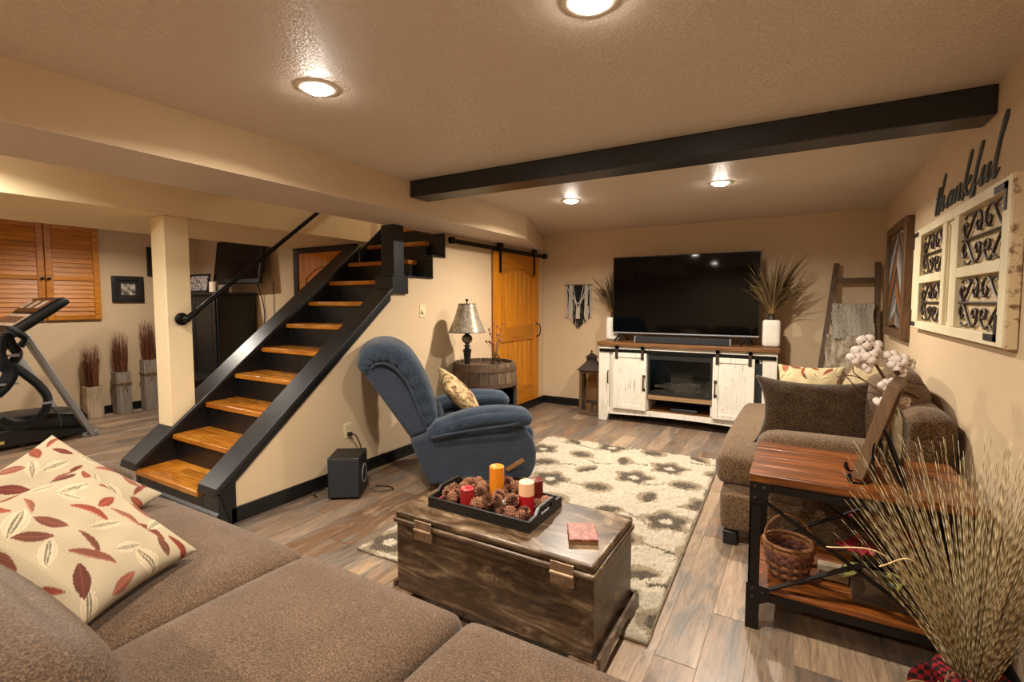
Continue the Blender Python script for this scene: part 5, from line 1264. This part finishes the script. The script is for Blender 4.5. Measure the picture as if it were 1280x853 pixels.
MB().lathe([(.001,.10),(br(.1)-.024,.10),(br(.1)-.024,.12),(.001,.12)], (bcx,bcy,0), 32).build('inner_shelf', plain('barrel_inside','#150f0a',.8), ba)
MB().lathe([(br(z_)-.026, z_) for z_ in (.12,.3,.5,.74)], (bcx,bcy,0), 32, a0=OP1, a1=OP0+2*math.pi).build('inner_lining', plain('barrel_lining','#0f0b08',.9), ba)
jar = top('glass_jar', 'squat glass jar with a bronze lid inside the barrel', 'jar', (bcx+.16, bcy-.07, .12))
MB().lathe([(.001,.001),(.085,.001),(.095,.02),(.095,.16),(.08,.19),(.065,.20)], n=24).build('glass', glass('jar_glass',(.85,.8,.72),.0,.3), jar, world=False, smooth=True)
MB().lathe([(.001,.01),(.08,.01),(.08,.08),(.001,.09)], n=20).build('contents', plain('jar_fill','#4a3826',.9,bs=60,bst=.7,var=.4,vs=40), jar, world=False, smooth=True)
MB().lathe([(.068,.20),(.075,.205),(.075,.235),(.06,.26),(.03,.275),(.001,.278)], n=24).build('lid', plain('bronze_lid','#7d5f4a',.4,.5), jar, world=False, smooth=True)
# lamp
lx_, ly_ = -2.90, 4.03; lz = BH-.06
lp = top('table_lamp', 'table lamp with a silvery tapered shade on a dark turned base', 'lamp', (lx_, ly_, lz))
MB().lathe([(.001,.0),(.085,.0),(.088,.012),(.06,.022),(.03,.03),(.026,.05),(.038,.17),(.045,.195),(.028,.21),(.022,.225),(.032,.235),(.022,.25),(.02,.26)], n=24).build('base', plain('bronze_base','#1f1813',.4,.3), lp, world=False, smooth=True)
MB().lathe([(.02,.26),(.045,.28),(.055,.31),(.045,.34),(.02,.355)], n=24).build('ball', plain('marbled_ball','#5d5344',.35,var=.4,vs=40), lp, world=False, smooth=True)
MB().lathe([(.02,.355),(.035,.365),(.055,.375),(.04,.385),(.015,.395),(.012,.45)], n=20).build('collar', plain('bronze_collar','#1f1813',.4,.3), lp, world=False, smooth=True)
def shade_mat():
    m, nt, b = newmat('mica_shade'); mp = coords(nt); n = noise(nt, mp, 28, 6, .7, .5); r = ramp(nt, n.outputs[0], [(.3,'#6e6254'),(.5,'#8f8372'),(.7,'#b5a996')])
    nt.links.new(r.outputs[0], b.inputs['Base Color']); b.inputs['Roughness'].default_value = .32; b.inputs['Metallic'].default_value = .45; return m
SHB, SHT = .375, .665
sh = MB().lathe([(.185,SHB),(.125,(SHB+SHT)/2+.005),(.085,SHT),(.082,SHT),(.121,(SHB+SHT)/2+.005),(.181,SHB),(.185,SHB)], n=40).build('shade', shade_mat(), lp, world=False, smooth=True)
for r_, z_ in ((.186,SHB+.003),(.086,SHT-.003)): MB().tube([(r_*math.cos(2*math.pi*i/36), r_*math.sin(2*math.pi*i/36), z_) for i in range(36)], .004, 6, closed=True).build('shade_trim', IRON, sh, world=False)
MB().lathe([(.001,.66),(.008,.675),(.005,.685),(.016,.70),(.018,.708),(.001,.712)], n=14).build('finial', plain('finial_dark','#15110e',.35,.5), lp, world=False, smooth=True)
MB().cyl((0,0,.45),(0,0,.66),.005,8).box(-.084,.084,-.003,.003,.655,.659).box(-.003,.003,-.084,.084,.655,.659).build('harp', BRASS, lp, world=False)
# wire vase with dried buds
wv = top('bud_stems', 'dried rust-coloured bud stems in a small glass on the barrel', 'dried flowers', (-2.77, 4.36, lz))
MB().lathe([(.001,.001),(.035,.001),(.038,.02),(.038,.10),(.034,.10),(.034,.02),(.001,.01)], n=20).build('glass_holder', glass('holder_glass',(.9,.9,.88),0,.2), wv, world=False, smooth=True)
BUD = plain('rust_bud','#8a4a2c',.8,var=.3,vs=60); rr = random.Random(14)
for i in range(17):
    a = rr.uniform(0,6.28); e_ = Vector((math.cos(a)*rr.uniform(.02,.10), math.sin(a)*rr.uniform(.03,.14), rr.uniform(.24,.47)))
    MB().tube(spline([(0,0,.03),(e_.x*.3,e_.y*.3,e_.z*.55),e_],5), .0018, 4).build('stem', STEM, wv, world=False)
    MB().sphere(e_, .013, 8, (1,1,1.3)).build('bud', BUD, wv, world=False, smooth=True)
MB().tube(spline([(0,-.10,.002),(0,-.085,.07),(0,-.045,.12),(0,0,.135),(0,.045,.12),(0,.085,.07),(0,.10,.002)],6), .004, 6).tube(spline([(-.06,0,.002),(-.05,0,.07),(-.025,0,.12),(0,0,.135),(.025,0,.12),(.05,0,.07),(.06,0,.002)],6), .004, 6).build('wire_cage', IRON, wv, world=False, smooth=True)

# subwoofer, outlet, switch
sw = top('subwoofer', 'black subwoofer cube on the floor below the wall outlet', 'speaker', (-2.93, 2.52, 0), 35)
MB().box(-.115,.115,-.13,.13,.012,.31).build('cabinet', PLASTIC, sw, world=False, bevel=.006)
MB().box(-.108,.108,-.138,-.13,.02,.302).build('front_grille', RUBBER, sw, world=False, bevel=.004)
MB().lathe([(.055,.0),(.07,.004),(.072,.0)], n=28, M=T(.1155,.02,.15,0,90,0)).build('port_ring', GREYMETAL, sw, world=False, smooth=True)
MB().lathe([(.001,-.012),(.03,-.008),(.055,.002)], n=28, M=T(.1155,.02,.15,0,90,0)).build('driver_cone', plain('cone_black','#0a0a0a',.6), sw, world=False, smooth=True)
for x in (-.09,.09):
    for y in (-.1,.1): MB().lathe([(.015,0),(.018,.012)], (x,y,0), 10).build('foot', RUBBER, sw, world=False)
ou = top('wall_outlet', 'almond wall outlet above the subwoofer', 'outlet', (SX, 2.738, .40))
MB().box(SX, SX+.006, 2.70, 2.776, .34, .46).build('cover_plate', SWITCHP, ou, bevel=.002)
for z_ in (.375,.425): MB().box(SX+.006, SX+.009, 2.72, 2.756, z_-.016, z_+.016).build('socket', plain('socket_plastic','#c4b48c',.4), ou, bevel=.002)
sc_ = top('power_cord', 'black power cord from the outlet to the subwoofer', 'cord', (-3.0, 2.73, .1))
MB().box(SX+.009, SX+.045, 2.725, 2.752, .36, .39).build('plug', PLASTIC, sc_, bevel=.004)
MB().tube(spline([(SX+.04,2.738,.375),(SX+.075,2.76,.36),(SX+.085,2.80,.25),(SX+.09,2.80,.10),(-3.07,2.78,.012),(-3.0,2.74,.009),(-2.93,2.72,.011),(-2.90,2.66,.03)],8), .005, 6).build('cable', PLASTIC, sc_, smooth=True)
s2 = top('speaker_cable', 'black cable looping on the floor around the subwoofer', 'cable', (-2.8, 2.5, 0))
MB().tube(spline([(-2.80,2.60,.04),(-2.76,2.64,.008),(-2.70,2.70,.008),(-2.68,2.74,.008),(-2.75,2.76,.008),(-2.85,2.72,.008)],7), .004, 6).tube(spline([(-3.10,2.50,.02),(-3.14,2.44,.008),(-3.12,2.36,.008),(-3.05,2.33,.008)],7), .004, 6).build('cable', PLASTIC, s2, smooth=True)
ds = top('dimmer_switch', 'almond dimmer switch on the wall beside the stairs', 'switch', (SX, 3.68, 1.36))
MB().box(SX, SX+.006, 3.64, 3.72, 1.30, 1.425).build('cover_plate', SWITCHP, ds, bevel=.002)
MB().lathe([(.022,0),(.020,.018),(.001,.02)], n=18, M=T(SX+.006,3.68,1.36,0,90,0)).build('dimmer_knob', plain('knob_plastic','#e0d6b8',.35), ds, smooth=True)

# ------------------------------------------------------------------ old door panel with iron scrolls
op = top('door_wall_panel', 'chipped cream antique door panel with iron scrollwork on the right wall', 'wall art', (RX, 3.51, 1.60))
x0, x1 = .667, RX-.002; Y0, Y1_, Z0, Z1_ = 2.58, 4.44, 1.27, 1.935
panes = [(3.62,4.22,1.62,1.885),(3.62,4.22,1.32,1.57),(2.66,3.30,1.62,1.885),(2.66,3.30,1.32,1.57)]
def pc(nm, ya, yb, za, zb, xa=x0, m=OLDWHITE): return MB().box(xa, x1, ya, yb, za, zb).build(nm, m, op, bevel=.004)
pc('stile', Y0, 2.66, Z0, Z1_); pc('stile', 4.22, Y1_, Z0, Z1_); pc('stile', 3.30, 3.38, 1.32, 1.885); pc('stile', 3.54, 3.62, 1.32, 1.885)
pc('rail', 2.66, 4.22, Z0, 1.32); pc('rail', 2.66, 4.22, 1.885, Z1_); pc('rail', 2.66, 3.30, 1.57, 1.62); pc('rail', 3.62, 4.22, 1.57, 1.62)
pc('centre_panel', 3.38, 3.54, 1.32, 1.885, x0+.016); 
for q in ((3.40,3.41,1.34,1.865),(3.51,3.52,1.34,1.865)): pc('bead', *q, x0+.008)
pc('edge_board', Y0-.012, Y0, Z0-.004, Z1_+.004, x0+.004, distress('bare_edge','#cdb996','#7a5a40',.5,(8,8,8)))
for ya, yb, za, zb in panes: MB().box(RX-.012, RX-.004, ya, yb, za, zb).build('pane_backing', plain('pane_cream','#c9b48c',.8,var=.15,vs=30), op)
def spiral(cy, cz, r0, r1, a0, turns, n=26):
    return [(cy+(r0+(r1-r0)*i/n)*math.cos(a0+turns*2*math.pi*i/n), cz+(r0+(r1-r0)*i/n)*math.sin(a0+turns*2*math.pi*i/n)) for i in range(n+1)]
def iron(pts, r=.0062): MB().tube([(x0+.022, y, z) for y, z in pts], r, 6).build('iron_scroll', IRON, op, smooth=True)
for ya, yb, za, zb in panes:
    W_, H_ = yb-ya, zb-za; zm = (za+zb)/2; ym_ = (ya+yb)/2
    iron([(ya, zm), (yb, zm)], .007)
    for sv in (-1, 1):
        for sh_ in (-1, 1):
            f = lambda u, v: (ym_+sh_*u*W_/2, zm+sv*v*H_/2)
            # heart-like scroll: outer sweep ending in spirals
            P = [(p.x, p.y) for p in spline([(.10,.40,0),(.13,.72,0),(.30,.90,0),(.46,.74,0),(.62,.38,0),(.80,.10,0),(.93,.18,0),(.97,.42,0),(.90,.62,0),(.80,.58,0),(.80,.45,0)],6)]
            iron([f(u, v) for u, v in P])
            P = [(p.x, p.y) for p in spline([(.10,.40,0),(.16,.24,0),(.27,.26,0),(.31,.42,0),(.25,.55,0),(.18,.50,0)],6)]
            iron([f(u, v) for u, v in P], .0065)
            P = [(p.x, p.y) for p in spline([(.46,.74,0),(.60,.88,0),(.78,.90,0),(.90,.80,0)],6)]
            iron([f(u, v) for u, v in P], .0055)
BRK = plain('corner_bracket','#3a3432',.5,.5)
def brk(yc, zc_, sy, sz): MB().box(x0-.004, x0, min(yc,yc+sy*.15), max(yc,yc+sy*.15), min(zc_,zc_+sz*.028), max(zc_,zc_+sz*.028)).box(x0-.004, x0, min(yc,yc+sy*.028), max(yc,yc+sy*.028), min(zc_,zc_+sz*.11), max(zc_,zc_+sz*.11)).build('corner_bracket', BRK, op)
brk(Y0+.03, Z1_-.02, 1, -1); brk(Y0+.07, Z0+.02, 1, 1); brk(Y1_-.005, Z1_-.015, -1, -1); brk(Y1_-.005, Z0+.015, -1, 1)

# ------------------------------------------------------------------ thankful lettering (flat cut metal script)
th = top('wall_lettering', 'dark grey script lettering reading thankful on the right wall', 'wall lettering', (RX, 3.5, 2.0))
LET = plain('slate_letter','#3d4748',.5,.1)
# glyph strokes in (along, up) units, x-height 1
glyph = {
 't': (.75, [[(.45,1.9),(.40,1.0),(.33,.2),(.42,-.15),(.62,.05),(.75,.35)], [(.12,1.12),(.45,1.2),(.78,1.28)]]),
 'h': (1.15, [[(-.05,.3),(.3,1.5),(.48,2.3),(.40,2.55),(.28,2.1),(.18,1.0),(.10,-.25)], [(.12,.2),(.35,.85),(.55,1.0),(.62,.7),(.58,.2),(.70,-.1),(.95,.15),(1.15,.4)]]),
 'a': (1.0, [[(.78,.85),(.5,1.0),(.18,.65),(.12,.2),(.30,-.1),(.55,.2),(.74,.8)], [(.80,.95),(.70,.35),(.74,-.05),(.88,.0),(1.0,.3)]]),
 'n': (1.1, [[(.05,.4),(.20,.95),(.22,.5),(.15,-.1)], [(.18,.2),(.40,.85),(.60,1.0),(.66,.65),(.62,.15),(.75,-.1),(.95,.1),(1.1,.4)]]),
 'k': (1.05, [[(-.05,.3),(.28,1.5),(.46,2.35),(.38,2.6),(.27,2.1),(.18,1.0),(.10,-.25)], [(.15,.45),(.45,.95),(.66,1.0),(.60,.7),(.25,.5)], [(.25,.5),(.5,.1),(.68,-.12),(.88,.05),(1.05,.4)]]),
 'f': (.75, [[(-.05,.3),(.28,1.3),(.48,2.3),(.40,2.55),(.28,2.0),(.20,.8),(.14,-.6),(.08,-1.0),(.28,-.75),(.40,-.1),(.30,.2),(.55,.2),(.75,.45)]]),
 'u': (1.1, [[(.05,.5),(.18,1.0),(.15,.4),(.22,-.05),(.42,.05),(.66,.7),(.72,1.0)], [(.74,1.0),(.68,.35),(.75,-.05),(.92,.05),(1.1,.4)]]),
 'l': (.6, [[(-.05,.3),(.30,1.8),(.50,2.7),(.42,3.05),(.28,2.5),(.18,1.0),(.20,.05),(.36,-.1),(.60,.3)]]),
}
U = .098; cur = 4.06; total = sum(glyph[c][0] for c in 'thankful'); kx = (4.06-2.86)/(total*U)
for c in 'thankful':
    wdt, strokes = glyph[c]; mb = MB()
    for st_ in strokes:
        P = spline([(a, b, 0) for a, b in st_], 8); vs = []; n_ = len(P)
        for i, p in enumerate(P):
            t_ = (P[min(i+1,n_-1)]-P[max(i-1,0)]).normalized(); down = max(0, -t_.y) ; wd = .055+.165*down**1.3
            if i in (0, n_-1): wd *= .4
            nx, ny = -t_.y, t_.x; 
            if abs(nx) < .3: nx = math.copysign(.3, nx if nx else 1)
            for sg in (1, -1):
                u_, v_ = p.x+sg*wd/2*nx, p.y+sg*wd/2*ny
                for xx in (RX-.008, RX-.001): vs.append((xx, cur-(u_+.22*v_-.25)*U*kx, 2.0+v_*U*.80))
        fs = []
        for i in range(n_-1):
            b_ = i*4; q = b_+4; fs += [(b_,q,q+2,b_+2),(b_+1,b_+3,q+3,q+1),(b_,b_+1,q+1,q),(b_+2,q+2,q+3,b_+3)]
        mb.add(vs, fs)
    mb.build('letter', LET, th); cur -= wdt*U*kx
